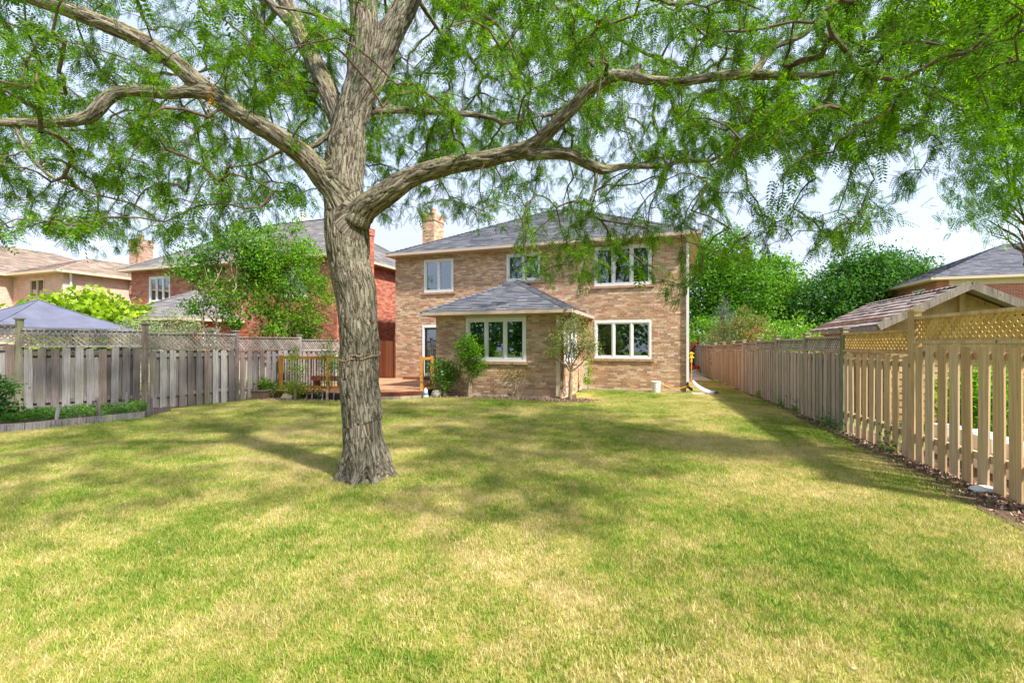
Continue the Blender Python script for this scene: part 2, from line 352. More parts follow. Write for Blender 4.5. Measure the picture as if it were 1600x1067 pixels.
def tile_face(poly3, tw, th, gap, lift0, lift1, stagger=.5, jit=0.0, rows_from=0.0):
    """cut a flat polygon (first edge = bottom/eave) into tiles; returns list of (verts, faces) prisms in 3D"""
    O = Vector(poly3[0]); X = (Vector(poly3[1]) - O).normalized()
    nrm = Vector((0, 0, 0))
    for i in range(1, len(poly3) - 1): nrm += (Vector(poly3[i]) - O).cross(Vector(poly3[i + 1]) - O)
    nrm.normalize()
    if nrm.z < -1e-6: nrm = -nrm
    Yv = nrm.cross(X).normalized()
    P2 = [((Vector(p) - O).dot(X), (Vector(p) - O).dot(Yv)) for p in poly3]
    if min(p[1] for p in P2) < -1e-3: Yv = -Yv; P2 = [(a, -b) for a, b in P2]
    hp, P2 = half_planes(P2)
    x0, x1 = min(p[0] for p in P2), max(p[0] for p in P2); y1 = max(p[1] for p in P2)
    res = []; r = 0; y = rows_from
    while y < y1:
        x = x0 - tw * (r % 2) * stagger - random.random() * tw * .3
        while x < x1:
            wj = tw * (1 + random.uniform(-jit, jit))
            q = clip2([(x, y), (x + wj - gap, y), (x + wj - gap, y + th - gap * .3), (x, y + th - gap * .3)], hp)
            if q and tri_area(q) > 2e-4:
                n = len(q); lj = 1 + random.uniform(-.35, .35)
                base = [O + X * a + Yv * b for a, b in q]
                top = [O + X * a + Yv * b + nrm * (lift1 + (lift0 * lj - lift1) * max(0, 1 - (b - y) / th)) for a, b in q]
                fs = [tuple(range(n, 2 * n))] + [(i, (i + 1) % n, n + (i + 1) % n, n + i) for i in range(n)]
                vs = base + top
                # orient outward
                e = (top[1] - top[0]).cross(top[2] - top[1])
                if e.dot(nrm) < 0: fs = [f[::-1] for f in fs]
                res.append((vs, fs))
            x += wj
        y += th; r += 1
    return res
def tiles_to(root, name, prisms, mat, singles=0, keyf=None):
    if keyf: prisms = sorted(prisms, key=keyf)
    for vs, fs in prisms[:singles]:
        c = sum((Vector(v) for v in vs), Vector()) / len(vs)
        MB().add([Vector(v) - c for v in vs], fs).build(name, mat, root, loc=c)
    rest = prisms[singles:]
    if rest:
        m = MB()
        for vs, fs in rest: m.add(vs, fs)
        m.build(name, mat, root, kind='stuff')
class Wall:
    """a wall plane in a house's local frame: origin o, direction u along it, outward normal n"""
    def __init__(s, o, u, n): s.o = Vector(o); s.u = Vector(u).normalized(); s.n = Vector(n).normalized()
    def p(s, a, z, d=0): return s.o + s.u * a + s.n * d + Vector((0, 0, z))
    def box(s, m, a0, a1, z0, z1, d0, d1):
        vs = [s.p(a, z, d) for d in (d1, d0) for a, z in ((a0, z0), (a1, z0), (a1, z1), (a0, z1))]
        fs = [(0, 1, 2, 3), (7, 6, 5, 4), (0, 4, 5, 1), (1, 5, 6, 2), (2, 6, 7, 3), (3, 7, 4, 0)]
        if s.u.cross(Vector((0, 0, 1))).dot(s.n) < 0: fs = [f[::-1] for f in fs]
        return m.add(vs, fs)
def wall_plate(root, W, a0, a1, z0, z1, openings, mat, name='wall', thick=.2, label=None, uv=False):
    """backing wall with real holes at the openings"""
    m = MB()
    xs = sorted({a0, a1, *[o[i] for o in openings for i in (0, 1)]}); zs = sorted({z0, z1, *[o[i] for o in openings for i in (2, 3)]})
    for i in range(len(xs) - 1):
        cells = []
        for j in range(len(zs) - 1):
            cx, cz = (xs[i] + xs[i + 1]) / 2, (zs[j] + zs[j + 1]) / 2
            if any(o[0] < cx < o[1] and o[2] < cz < o[3] for o in openings): continue
            if cells and abs(cells[-1][1] - zs[j]) < 1e-9: cells[-1][1] = zs[j + 1]
            else: cells.append([zs[j], zs[j + 1]])
        for c in cells: W.box(m, xs[i], xs[i + 1], c[0], c[1], -thick, 0)
    me = m.mesh(name)
    if uv:
        l = me.uv_layers.new(name='UVMap')
        for lp in me.loops:
            v = Vector(me.vertices[lp.vertex_index].co) - W.o; l.data[lp.index].uv = (v.dot(W.u), v.z)
    return link(name, me, mat, root, label=label)
def lay_bricks(root, W, a0, a1, z0, z1, openings, mat, singles=0, bw=.225, bh=.073, jt=.011, keyf=None):
    """running-bond bricks proud of the mortar; the nearest become objects of their own"""
    items = []; r = 0; z = z0
    while z + bh * .5 < z1:
        zt = min(z + bh - jt, z1)
        cuts = [(o[0], o[1]) for o in openings if o[2] < zt and o[3] > z]
        spans = []; a = a0
        for c0, c1 in sorted(cuts):
            if c0 > a: spans.append((a, c0))
            a = max(a, c1)
        if a < a1: spans.append((a, a1))
        for s0, s1 in spans:
            x = a0 - (bw / 2 if r % 2 else 0)
            while x < s1:
                b0, b1 = max(x, s0), min(x + bw - jt, s1)
                if b1 - b0 > .02: items.append((b0, b1, z, zt))
                x += bw
        z += bh; r += 1
    if keyf: items.sort(key=keyf)
    full = None
    m = MB()
    for k, (b0, b1, c0, c1) in enumerate(items):
        d = .009 + random.uniform(-.003, .004)
        if k < singles:
            if full is None:
                q = MB(); q.box(-.5, .5, -.5, .5, -.5, .5); full = q.mesh('brick')
            o = link('brick', full, mat, root, loc=W.p((b0 + b1) / 2, (c0 + c1) / 2, d / 2))
            o.rotation_euler = (0, 0, math.atan2(W.u.y, W.u.x)); o.scale = (b1 - b0, d, c1 - c0)
        else:
            vs = [W.p(a, zz, dd) for dd in (d, -.001) for a, zz in ((b0, c0), (b1, c0), (b1, c1), (b0, c1))]
            fs = [(0, 1, 2, 3), (0, 4, 5, 1), (1, 5, 6, 2), (2, 6, 7, 3), (3, 7, 4, 0)]
            if W.u.cross(Vector((0, 0, 1))).dot(W.n) < 0: fs = [f[::-1] for f in fs]
            m.add(vs, fs)
    if m.v: m.build('brick', mat, root, kind='stuff')
def window(root, W, a0, a1, z0, z1, panes=3, frame='white_vinyl', sill=None, fw=.07, room=1.2, label=None, sillname='sill'):
    """white casement window: outer frame, sashes with panes set back, dark room behind"""
    m = MB(); P = .022
    for b in ((a0, a1, z1 - fw, z1), (a0, a1, z0, z0 + fw), (a0, a0 + fw, z0 + fw, z1 - fw), (a1 - fw, a1, z0 + fw, z1 - fw)):
        W.box(m, *b, -.12, P)
    wn = m.build('window', frame, root, label=label)
    n = panes; iw = (a1 - a0 - 2 * fw); mw = .05
    pw = (iw - mw * (n - 1)) / n
    for i in range(n - 1):
        c = a0 + fw + pw * (i + 1) + mw * i
        m = MB(); W.box(m, c, c + mw, z0 + fw, z1 - fw, -.10, P - .006); m.build('mullion', frame, wn)
    for i in range(n):
        s0 = a0 + fw + (pw + mw) * i; s1 = s0 + pw; sw = .045; q0, q1 = z0 + fw, z1 - fw
        m = MB()
        for b in ((s0, s1, q1 - sw, q1), (s0, s1, q0, q0 + sw), (s0, s0 + sw, q0 + sw, q1 - sw), (s1 - sw, s1, q0 + sw, q1 - sw)):
            W.box(m, *b, -.08, -.008)
        m.build('sash', frame, wn)
        m = MB(); W.box(m, s0 + sw, s1 - sw, q0 + sw, q1 - sw, -.045, -.035); m.build('pane', 'glass', wn)
    if sill:
        m = MB(); W.box(m, a0 - .10, a1 + .10, z0 - .085, z0 - .003, -.02, .06); m.build(sillname, sill, wn)
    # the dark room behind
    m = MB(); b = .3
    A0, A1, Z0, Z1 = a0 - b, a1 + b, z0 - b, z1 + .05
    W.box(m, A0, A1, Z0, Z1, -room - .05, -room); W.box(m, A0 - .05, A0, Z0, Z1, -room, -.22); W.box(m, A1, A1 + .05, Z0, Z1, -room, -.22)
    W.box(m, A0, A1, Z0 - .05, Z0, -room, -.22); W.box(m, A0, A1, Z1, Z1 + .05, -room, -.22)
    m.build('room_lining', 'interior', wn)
    return wn
def hip_faces(x0, x1, y0, y1, ze, slope):
    wx, wy = x1 - x0, y1 - y0
    if wx >= wy:
        r = wy / 2; yc = (y0 + y1) / 2; zr = ze + slope * r; A, B = (x0 + r, yc, zr), (x1 - r, yc, zr)
        return dict(front=[(x0, y0, ze), (x1, y0, ze), B, A], right=[(x1, y0, ze), (x1, y1, ze), B], back=[(x1, y1, ze), (x0, y1, ze), A, B], left=[(x0, y1, ze), (x0, y0, ze), A]), A, B
    r = wx / 2; xc = (x0 + x1) / 2; zr = ze + slope * r; A, B = (xc, y0 + r, zr), (xc, y1 - r, zr)
    return dict(front=[(x0, y0, ze), (x1, y0, ze), A], right=[(x1, y0, ze), (x1, y1, ze), B, A], back=[(x1, y1, ze), (x0, y1, ze), B], left=[(x0, y1, ze), (x0, y0, ze), A, B]), A, B
def roof_deck(root, faces, mat='ridge_shingle', name='roof'):
    m = MB()
    for f in faces: 
        up = [Vector(p) - Vector((0, 0, .004)) for p in f]; dn = [Vector(p) - Vector((0, 0, .07)) for p in f]; n = len(f)
        e = (up[1] - up[0]).cross(up[2] - up[1]); fs = [tuple(range(n)), tuple(range(2 * n - 1, n - 1, -1))]
        if e.z < 0: fs = [x[::-1] for x in fs]
        m.add(up + dn, fs)
    return m.build(name, mat, root)
def ridge_caps(root, a, b, mat='ridge_shingle', step=.2, w_=.15):
    a = Vector(a); b = Vector(b); n = max(1, int((b - a).length / step)); t = (b - a) / n
    m = MB(); h = Vector((t.x, t.y, 0)); sd_ = Vector((-t.y, t.x, 0)).normalized()
    for i in range(n):
        p = a + t * i; q = p + t * 1.15; dz = Vector((0, 0, -.5 * w_))
        up = Vector((0, 0, .035)); lo = Vector((0, 0, .012))
        for k in (-1, 1):
            vs = [p + up, q + lo, q + sd_ * k * w_ + dz * .72 + lo, p + sd_ * k * w_ + dz * .72 + up,
                  p, p + sd_ * k * w_ + dz * .72]
            m.add(vs, [(0, 1, 2, 3) if k < 0 else (3, 2, 1, 0), (0, 3, 5, 4) if k < 0 else (4, 5, 3, 0)])
    return m.build('ridge_cap', mat, root, kind='stuff')
# ---- leaves in bulk (numpy)
def leaf_cloud(centers, size, normal_bias=.5, aspect=.5, fold=.15, droop=0.0):
    """one folded quad per centre -> (verts, quads)"""
    n = len(centers); c = np.asarray(centers)
    d = RNG.normal(size=(n, 3)); d[:, 2] -= droop; d /= np.linalg.norm(d, axis=1)[:, None]
    u = RNG.normal(size=(n, 3)); u[:, 2] += normal_bias * 2.5
    s_ = np.cross(d, u); s_ /= np.linalg.norm(s_, axis=1)[:, None] + 1e-9
    nn = np.cross(s_, d)
    L_ = (size * RNG.uniform(.65, 1.3, n))[:, None]
    v = np.stack([c - d * L_ * .5, c + s_ * L_ * aspect * .5 - nn * L_ * fold, c + d * L_ * .5, c - s_ * L_ * aspect * .5 - nn * L_ * fold], 1).reshape(-1, 3)
    return v, np.arange(4 * n).reshape(n, 4)
def np_mesh(name, v, q):
    me = bpy.data.meshes.new(name); v = np.asarray(v, np.float32); q = np.asarray(q, np.int32); k = q.shape[1]
    me.vertices.add(len(v)); me.vertices.foreach_set('co', v.ravel())
    me.loops.add(q.size); me.loops.foreach_set('vertex_index', q.ravel())
    me.polygons.add(len(q)); me.polygons.foreach_set('loop_start', np.arange(0, q.size, k, dtype=np.int32))
    me.update(calc_edges=True); return me
def bark_line(a, b, r0, r1, k=7, wob=.1, seed=0):
    rr = random.Random(seed); a = Vector(a); b = Vector(b); pts = []; l = (b - a).length
    for i in range(k + 1):
        t = i / k; w_ = math.sin(t * math.pi) * wob * l
        pts.append(a.lerp(b, t) + Vector((rr.uniform(-1, 1), rr.uniform(-1, 1), rr.uniform(-.4, .4))) * w_ * .5)
    return pts, [r0 + (r1 - r0) * i / k for i in range(k + 1)]
def tree(name, label, cat, base, lobes, leafs, size, mat, trunk_r=.15, stem='twig', group=None, stems=1, clump=None, flowers=None, tname='trunk', cname='crown', aspect=.5, shell=.55, unit=None):
    """lobes: list of (dx,dy,dz,rx,ry,rz) relative to the base; leaves in clumps through each lobe"""
    root = thing(name, label, cat, base, 0, group)
    m = MB(); zs = [l[2] for l in lobes]; seed = int(abs(base[0] * 131 + base[1] * 17)) % 9973
    rr = random.Random(seed)
    for sidx in range(stems):
        ang = 2 * math.pi * sidx / max(1, stems) + .5; off = Vector((math.cos(ang), math.sin(ang), 0)) * trunk_r * (1.5 if stems > 1 else 0)
        ax = sum(l[0] for l in lobes) / len(lobes); ay = sum(l[1] for l in lobes) / len(lobes)
        if stems == 1:
            mid0 = Vector((ax * .3, ay * .3, min(zs) * .62)); pts, rad = bark_line(off, mid0, trunk_r * 1.15, trunk_r * .8, 5, .05, 1); m.tube(pts, rad, 9, False)
        for i, l in enumerate(lobes):
            if stems > 1 and i % stems != sidx: continue
            tip = Vector(l[:3])
            if stems == 1: mid = mid0
            else:
                mid = Vector((tip.x * .25, tip.y * .25, min(zs) * .55 + tip.z * .12)) + off
                pts, rad = bark_line(off, mid, trunk_r * 1.15, trunk_r * .8, 4, .05, i)
                m.tube(pts, rad, 7, False)
            pts, rad = bark_line(mid, tip, trunk_r * .62, trunk_r * .12, 6, .16, i + 5)
            m.tube(pts, rad, 6, False)
            for b in range(5):
                e = tip + Vector((rr.uniform(-1, 1) * l[3], rr.uniform(-1, 1) * l[4], rr.uniform(-.7, 1) * l[5])) * .75
                pts2, rad2 = bark_line(pts[3 + b % 3], e, trunk_r * .22, trunk_r * .05, 5, .12, b + i * 7)
                m.tube(pts2, rad2, 4, False)
    m.build(tname, stem, root, smooth=True)
    vol = [l[3] * l[4] * l[5] for l in lobes]; tot = sum(vol); C_ = []
    for l, vv in zip(lobes, vol):
        n = int(leafs * vv / tot); nc = max(6, n // (clump or 26))
        d = RNG.normal(size=(nc, 3)); d /= np.linalg.norm(d, axis=1)[:, None]
        rad = shell + (1.02 - shell) * RNG.uniform(0, 1, nc) ** .6
        # lumpy outline
        lump = np.array([1 + .42 * noise.noise(Vector(x) * 2.1 + Vector((l[0], l[1], l[2])) * 3) + .2 * noise.noise(Vector(x) * 5 + Vector((l[0], l[1], l[2]))) for x in d])
        cc = np.array(l[:3]) + d * (rad * lump)[:, None] * np.array(l[3:6])
        k = RNG.integers(0, nc, n); sp = (vv ** (1 / 3)) * .13 + size * .6
        C_.append(cc[k] + RNG.normal(size=(n, 3)) * sp * np.array([1, 1, .7]))
    C_ = np.concatenate(C_); C_ = C_[C_[:, 2] > .03]
    if unit is not None:
        n = len(C_); v, q = place_leaves(C_, RNG.normal(size=(n, 3)) * .7 + np.array([-.15, -.1, -.45]), np.tile([0, 0, 1.0], (n, 1)) + RNG.normal(size=(n, 3)) * .35, RNG.uniform(.7, 1.2, n) * size, unit)
    else: v, q = leaf_cloud(C_, size, .5, aspect)
    link(cname, np_mesh(cname, v, q), mat, root)
    if flowers:
        fm, fn, fs = flowers; idx = RNG.choice(len(C_), fn); o = C_[idx] - np.mean(C_, 0)
        v, q = leaf_cloud(C_[idx] + o * .06, fs, .2, .9); link('blossom', np_mesh('blossom', v, q), fm, root)
    return root
# ------------------------------------------------------------------ ground
me = MB().add([(-160, -60, -.02), (160, -60, -.02), (160, 400, -.02), (-160, 400, -.02)], [(0, 1, 2, 3)]).mesh('ground')
struct(link('ground', me, 'far_ground'))
FX = lambda y: 5.27 + .25 * (y - 4.85)                         # line of the right-hand fence
LF = [(-12.9, 9.05), (-10.9, 10.2), (-9.0, 11.3), (-7.9, 13.2), (-7.15, 15.5), (-6.4, 17.8), (-5.75, 19.8)]   # left fence posts
me = MB().add([(-13.5, -3, 0), (3.6, -3, 0), (FX(0) - .05, 0, 0), (FX(21) - .05, 21, 0), (5.5, 21, 0), (5.5, 15.8, 0), (-7.2, 15.0, 0), LF[3] + (0,), LF[2] + (0,), LF[1] + (0,), (-13.5, 8.7, 0)],
              [tuple(range(11))]).mesh('lawn')
struct(link('lawn', me, 'lawn'))
# ------------------------------------------------------------------ the main house
HA = math.atan2(-.332, .943)
H = thing('brick_house', 'two storey buff brick house with dark shingle roof and white windows behind the lawn', 'house', (5.9, 15.6, 0), HA)
WF = Wall((0, 0, 0), (1, 0, 0), (0, -1, 0))                    # facade, a = local x (-11.45..0)
WE = Wall((0, 0, 0), (0, 1, 0), (1, 0, 0))                     # east side
WW = Wall((-11.45, 0, 0), (0, 1, 0), (-1, 0, 0))
BX0, BX1, BY = -7.71, -3.56, -3.31
WB = Wall((0, BY, 0), (1, 0, 0), (0, -1, 0))                   # sunroom front
WS = Wall((BX1, BY, 0), (0, 1, 0), (1, 0, 0))                  # sunroom east side
WL = Wall((BX0, BY, 0), (0, 1, 0), (-1, 0, 0))
EZ = 5.3
op_up = [(-10.08, -8.745, 3.74, 5.08), (-6.47, -5.11, 4.03, 5.08), (-3.10, -1.13, 3.71, 5.12)]
op_lo = [(-3.10, -1.13, 1.12, 2.46)]
op_door = [(-10.16, -9.2, .32, 2.40)]
opF = op_up + op_lo + op_door
opB = [(-6.64, -4.63, 1.10, 2.46)]
opS = [(.42, 2.25, 1.05, 2.38)]
wall_plate(H, WF, -11.45, 0, 0, EZ, opF, 'buff_mortar')
wall_plate(H, WE, 0.2, 10, 0, EZ, [], 'buff_mortar'); wall_plate(H, WW, 0.2, 10, 0, EZ, [], 'buff_mortar')
wall_plate(H, Wall((0, 10, 0), (1, 0, 0), (0, 1, 0)), -11.25, -.2, 0, EZ, [], 'buff_mortar')
wall_plate(H, WB, BX0, BX1, 0, 2.55, opB, 'buff_mortar'); wall_plate(H, WS, .2, -BY - .003, 0, 2.55, opS, 'buff_mortar'); wall_plate(H, WL, .2, -BY - .003, 0, 2.55, [], 'buff_mortar')
lay_bricks(H, WF, -11.45, -7.9, .05, EZ, opF, 'buff_brick')
lay_bricks(H, WF, -7.9, -3.3, 2.5, EZ, opF, 'buff_brick')
lay_bricks(H, WF, -3.3, 0, .05, EZ, opF, 'buff_brick')
lay_bricks(H, WB, BX0, BX1, .05, 2.55, opB, 'buff_brick', singles=290, keyf=lambda i: -i[0] * .6 + abs(i[2] - 1.0))
lay_bricks(H, WS, 0, -BY, .05, 2.55, opS, 'buff_brick'); lay_bricks(H, WL, 0, -BY, .05, 2.55, [], 'buff_brick')
lay_bricks(H, WE, 0, 10, .05, EZ, [], 'buff_brick'); lay_bricks(H, WW, 0, 10, .05, EZ, [], 'buff_brick')
m = MB(); WB.box(m, BX0 - .02, BX1 + .02, 0, .05, -.1, .03); WF.box(m, -3.3, .02, 0, .05, -.1, .03); m.build('foundation', 'concrete', H)
window(H, WF, *op_up[0], panes=2, sill='buff_sill') if 0 else None
plain('fieldstone', (.26, .22, .18), .9, var=.35, scale=14); plain('buff_sill', (.40, .25, .16), .8, var=.25, scale=9)
for o, n, s_ in ((op_up[0], 2, 'buff_sill'), (op_up[1], 2, 'buff_sill'), (op_up[2], 3, 'buff_sill'), (op_lo[0], 3, 'buff_sill')):
    window(H, WF, *o, panes=n, sill=s_)
bw = window(H, WB, *opB[0], panes=3, sill='buff_sill', room=2.2, fw=.085)
window(H, WS, *opS[0], panes=3, sill='buff_sill', room=1.5)
# lace valances inside the sunroom window
for k, a in enumerate((-5.98, -5.32)):
    m = MB(); n = 10
    for i in range(n):
        t0, t1 = i / n, (i + 1) / n
        f = lambda t: .20 + .22 * (1 - abs(2 * t - 1)) if t < 1 else .2
        A, B = a - .02 + t0 * .56, a - .02 + t1 * .56; d0 = -.095 - .02 * (i % 2); d1 = -.095 - .02 * ((i + 1) % 2)
        z1 = 2.36
        m.add([WB.p(A, z1, d0), WB.p(B, z1, d1), WB.p(B, z1 - f(t1), d1), WB.p(A, z1 - f(t0), d0), WB.p(A, z1, d0 - .004), WB.p(B, z1, d1 - .004), WB.p(B, z1 - f(t1), d1 - .004), WB.p(A, z1 - f(t0), d0 - .004)],
              [(0, 3, 2, 1), (4, 5, 6, 7), (3, 7, 6, 2)])
    m.build('valance', 'curtain', bw)
# chair backs seen through the glass
cr_ = MB()
for i in range(7): WB.box(cr_, -5.42 + i * .09, -5.39 + i * .09, 1.1, 1.62, -.62, -.59)
WB.box(cr_, -5.45, -4.80, 1.60, 1.66, -.63, -.58); WB.box(cr_, -6.4, -4.75, 1.2, 1.24, -.5, -.46)
cr_.build('chair_rail', 'curtain', bw)
# patio door
d = MB(); a0, a1, z0, z1 = op_door[0]
for b in ((a0, a1, z1 - .09, z1), (a0, a0 + .09, z0, z1 - .09), (a1 - .09, a1, z0, z1 - .09), (a0 + .09, a1 - .09, z0, z0 + .12)): WF.box(d, *b, -.12, .025)
door = d.build('door', 'white_vinyl', H)
m = MB()
for b in ((a0 + .12, a1 - .12, z1 - .17, z1 - .09), (a0 + .09, a0 + .17, z0 + .12, z1 - .09), (a1 - .17, a1 - .09, z0 + .12, z1 - .09)): WF.box(m, *b, -.07, -.01)
m.build('door_sash', 'dark_metal', door)
m = MB(); WF.box(m, a0 + .17, a1 - .17, z0 + .12, z1 - .17, -.05, -.04); m.build('pane', 'glass', door)
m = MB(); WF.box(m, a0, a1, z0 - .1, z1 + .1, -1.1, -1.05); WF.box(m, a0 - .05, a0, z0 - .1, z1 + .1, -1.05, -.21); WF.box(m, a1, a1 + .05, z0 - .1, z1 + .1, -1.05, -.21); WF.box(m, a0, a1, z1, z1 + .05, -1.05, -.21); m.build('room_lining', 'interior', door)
m = MB(); WF.box(m, a1 - .26, a1 - .22, 1.25, 1.45, -.01, .03); m.build('handle', 'chrome', door)
# main roof
RX0, RX1, RY0, RY1, RZ = -11.62, .42, -.42, 10.4, 5.36
faces, RA, RB = hip_faces(RX0, RX1, RY0, RY1, RZ, .50)
rf = roof_deck(H, faces.values())
for k in ('front', 'right', 'left', 'back'):
    tiles_to(H, 'shingle', tile_face(faces[k], .33 if k != 'back' else .6, .14 if k != 'back' else .3, .006, .016, .003), 'charcoal_shingle')
for a, b in (((RX0, RY0, RZ), RA), ((RX1, RY0, RZ), RB), (RA, RB), ((RX1, RY1, RZ), RB), ((RX0, RY1, RZ), RA)): ridge_caps(rf, a, b)
def eave_trim(root, x0, x1, y0, y1, z, wx0, wx1, wy0, mat='taupe_gutter', y1w=None):
    """gutter along the front and sides, soffit below"""
    m = MB(); h = .115
    m.box(x0 - .06, x1 + .06, y0 - .07, y0, z - h, z - .012)
    m.box(x0 - .06, x0, y0, y1, z - h, z - .012); m.box(x1, x1 + .06, y0, y1, z - h, z - .012)
    m.build('gutter', mat, root)
    m = MB()
    m.box(x0, x1, y0, wy0, z - h + .01, z - h + .03); m.box(x0, wx0, wy0, y1, z - h + .01, z - h + .03); m.box(wx1, x1, wy0, y1, z - h + .01, z - h + .03)
    m.build('soffit', 'soffit', root)
eave_trim(H, RX0, RX1, RY0, RY1, RZ, -11.45, 0, 0)
# chimney on the west slope
def chimney(root, cx, cy, z0, z1, wx, wy, bmat, mmat, cap='concrete', flue='terracotta_flue'):
    m = MB().box(cx - wx / 2, cx + wx / 2, cy - wy / 2, cy + wy / 2, z0, z1); c = m.build('chimney', mmat, root)
    q = MB()
    for W, l in ((Wall((cx - wx / 2, cy - wy / 2, 0), (1, 0, 0), (0, -1, 0)), wx), (Wall((cx + wx / 2, cy - wy / 2, 0), (0, 1, 0), (1, 0, 0)), wy), (Wall((cx - wx / 2, cy - wy / 2, 0), (0, 1, 0), (-1, 0, 0)), wy)):
        z = z0; r = 0
        while z < z1 - .04:
            x = -(.12 if r % 2 else 0); tier = .035 if z > z1 - .35 else 0
            while x < l:
                b0, b1 = max(0, x) - (tier if x <= 0 else 0), min(l, x + .229) + (tier if x + .229 >= l else 0)
                if b1 - b0 > .03: W.box(q, b0, b1, z, z + .069, -.001, .012 + tier + random.uniform(0, .004))
                x += .24
            z += .08; r += 1
    q.build('brick', bmat, c, kind='stuff')
    m = MB().box(cx - wx / 2 - .06, cx + wx / 2 + .06, cy - wy / 2 - .06, cy + wy / 2 + .06, z1, z1 + .07); m.build('chimney_cap', cap, c)
    m = MB().lathe([(.13, z1 + .06), (.13, z1 + .32), (.15, z1 + .32), (.15, z1 + .36)], 12, (cx, cy, 0)); m.build('flue', flue, c, smooth=False)
    return c
plain('terracotta_flue', (.50, .25, .14), .8, var=.15)
chimney(H, -11.5, 3.3, 5.0, 7.85, .62, .95, 'buff_brick', 'buff_mortar')
# sunroom roof
bx0, bx1, by0, bz = BX0 - .38, BX1 + .38, BY - .38, 2.66
xc = (bx0 + bx1) / 2; run = (bx1 - bx0) / 2; sl = .50; zr = bz + sl * run
ap = (xc, by0 + run, zr)
sf = dict(front=[(bx0, by0, bz), (bx1, by0, bz), ap], right=[(bx1, by0, bz), (bx1, 0, bz), (xc, 0, zr), ap], left=[(bx0, 0, bz), (bx0, by0, bz), ap, (xc, 0, zr)])
sr = roof_deck(H, sf.values(), name='sunroom_roof')
tiles_to(H, 'shingle', tile_face(sf['front'], .33, .14, .006, .016, .003), 'charcoal_shingle', singles=270)
for k in ('right', 'left'): tiles_to(H, 'shingle', tile_face(sf[k], .33, .14, .006, .016, .003), 'charcoal_shingle')
ridge_caps(sr, (bx0, by0, bz), ap, 'charcoal_shingle'); ridge_caps(sr, (bx1, by0, bz), ap, w_=.17, step=.17); ridge_caps(sr, ap, (xc, 0, zr))
m = MB(); h = .115
m.box(bx0 - .06, bx1 + .06, by0 - .07, by0, bz - h, bz - .012); m.box(bx0 - .06, bx0, by0, -.003, bz - h, bz - .012); m.box(bx1, bx1 + .06, by0, -.003, bz - h, bz - .012)
m.build('gutter', 'taupe_gutter', sr)
m = MB(); m.box(bx0, bx1, by0, BY, bz - h + .01, bz - h + .03); m.box(bx0, BX0, BY, -.003, bz - h + .01, bz - h + .03); m.box(BX1, bx1, BY, -.003, bz - h + .01, bz - h + .03)
m.build('soffit', 'soffit', sr)
m = MB(); zv = bz + sl * (run * .83); yv = by0 + run * .83
m.add([(xc - .32, yv - .18, zv - .09), (xc - .02, yv - .18, zv - .09), (xc - .02, yv + .14, zv + .07), (xc - .32, yv + .14, zv + .07),
       (xc - .30, yv - .15, zv + .04), (xc - .04, yv - .15, zv + .04), (xc - .04, yv + .12, zv + .14), (xc - .30, yv + .12, zv + .14)],
      [(0, 3, 2, 1), (4, 5, 6, 7), (0, 1, 5, 4), (1, 2, 6, 5), (2, 3, 7, 6), (3, 0, 4, 7)])
m.build('roof_vent', 'lead_vent', sr)
# downspouts
m = MB(); x = BX1 - .04
m.box(x - .08, x + .03, BY - .10, BY - .025, .10, 2.50); m.build('downspout', 'cream_trim', H, label='beige downspout at the sunroom corner')
m = MB(); m.tube([(bx1 - .05, by0 + .25, bz - .13), (bx1 - .1, by0 + .3, 2.46), (BX1 + .06, BY + .10, 2.36), (BX1 + .045, BY + .08, 2.2), (BX1 + .045, BY + .08, .25), (BX1 + .12, BY + .05, .1)], .035, 8)
m.build('downspout', 'old_beam', H, label='brown downspout on the sunroom side')
m = MB(); m.box(.0, .085, -.09, -.02, .32, 5.25); m.build('downspout', 'white_metal', H, label='white downspout on the right corner of the wall')
m = MB(); m.tube([(.04, -.05, .36), (.05, -.08, .20), (.16, -.26, .13)], .05, 8); m.build('downspout_elbow', 'dark_metal', H)
# step below the patio door
m = MB(); m.box(-10.85, -8.6, -.40, -.02, .205, .30); tag(m.build('door_step', 'brown_stain', None), 'brown wooden step on the deck below the patio door', 'step')
o = bpy.data.objects['door_step']; o.location = (5.9, 15.6, 0); o.rotation_euler = (0, 0, HA)
# ------------------------------------------------------------------ red brick house on the left
B = thing('red_brick_house', 'two storey red brick house with grey hip roof behind the left fence', 'house', (-7.35, 19.35, 0), HA)
Bw, Bd = 12.9, 9.0
bF = Wall((0, 0, 0), (1, 0, 0), (0, -1, 0)); bE = Wall((0, 0, 0), (0, 1, 0), (1, 0, 0))
obF = [(-11.55, -10.05, 3.72, 4.98), (-3.0, -1.6, 3.7, 4.98)]
obE = [(5.0, 5.75, 3.55, 4.75)]
wall_plate(B, bF, -Bw, 0, 0, EZ, obF, 'pink_mortar'); wall_plate(B, bE, .2, Bd, 0, EZ, obE, 'pink_mortar')
wall_plate(B, Wall((-Bw, 0, 0), (0, 1, 0), (-1, 0, 0)), .2, Bd, 0, EZ, [], 'pink_mortar'); wall_plate(B, Wall((0, Bd, 0), (1, 0, 0), (0, 1, 0)), -Bw, -.2, 0, EZ, [], 'pink_mortar')
lay_bricks(B, bF, -Bw, 0, .9, EZ, obF, 'red_brick', bw=.25, bh=.088, jt=.015); lay_bricks(B, bE, 0, Bd, .5, EZ, obE, 'red_brick', bw=.25, bh=.088, jt=.015)
window(B, bF, *obF[0], panes=3, frame='white_vinyl', sill='cream_trim'); window(B, bF, *obF[1], panes=2, sill='cream_trim')
window(B, bE, *obE[0], panes=1, frame='cream_trim', sill='buff_sill')
faces, A_, B_ = hip_faces(-Bw - .4, .4, -.4, Bd + .4, 5.4, .62); rfb = roof_deck(B, faces.values())
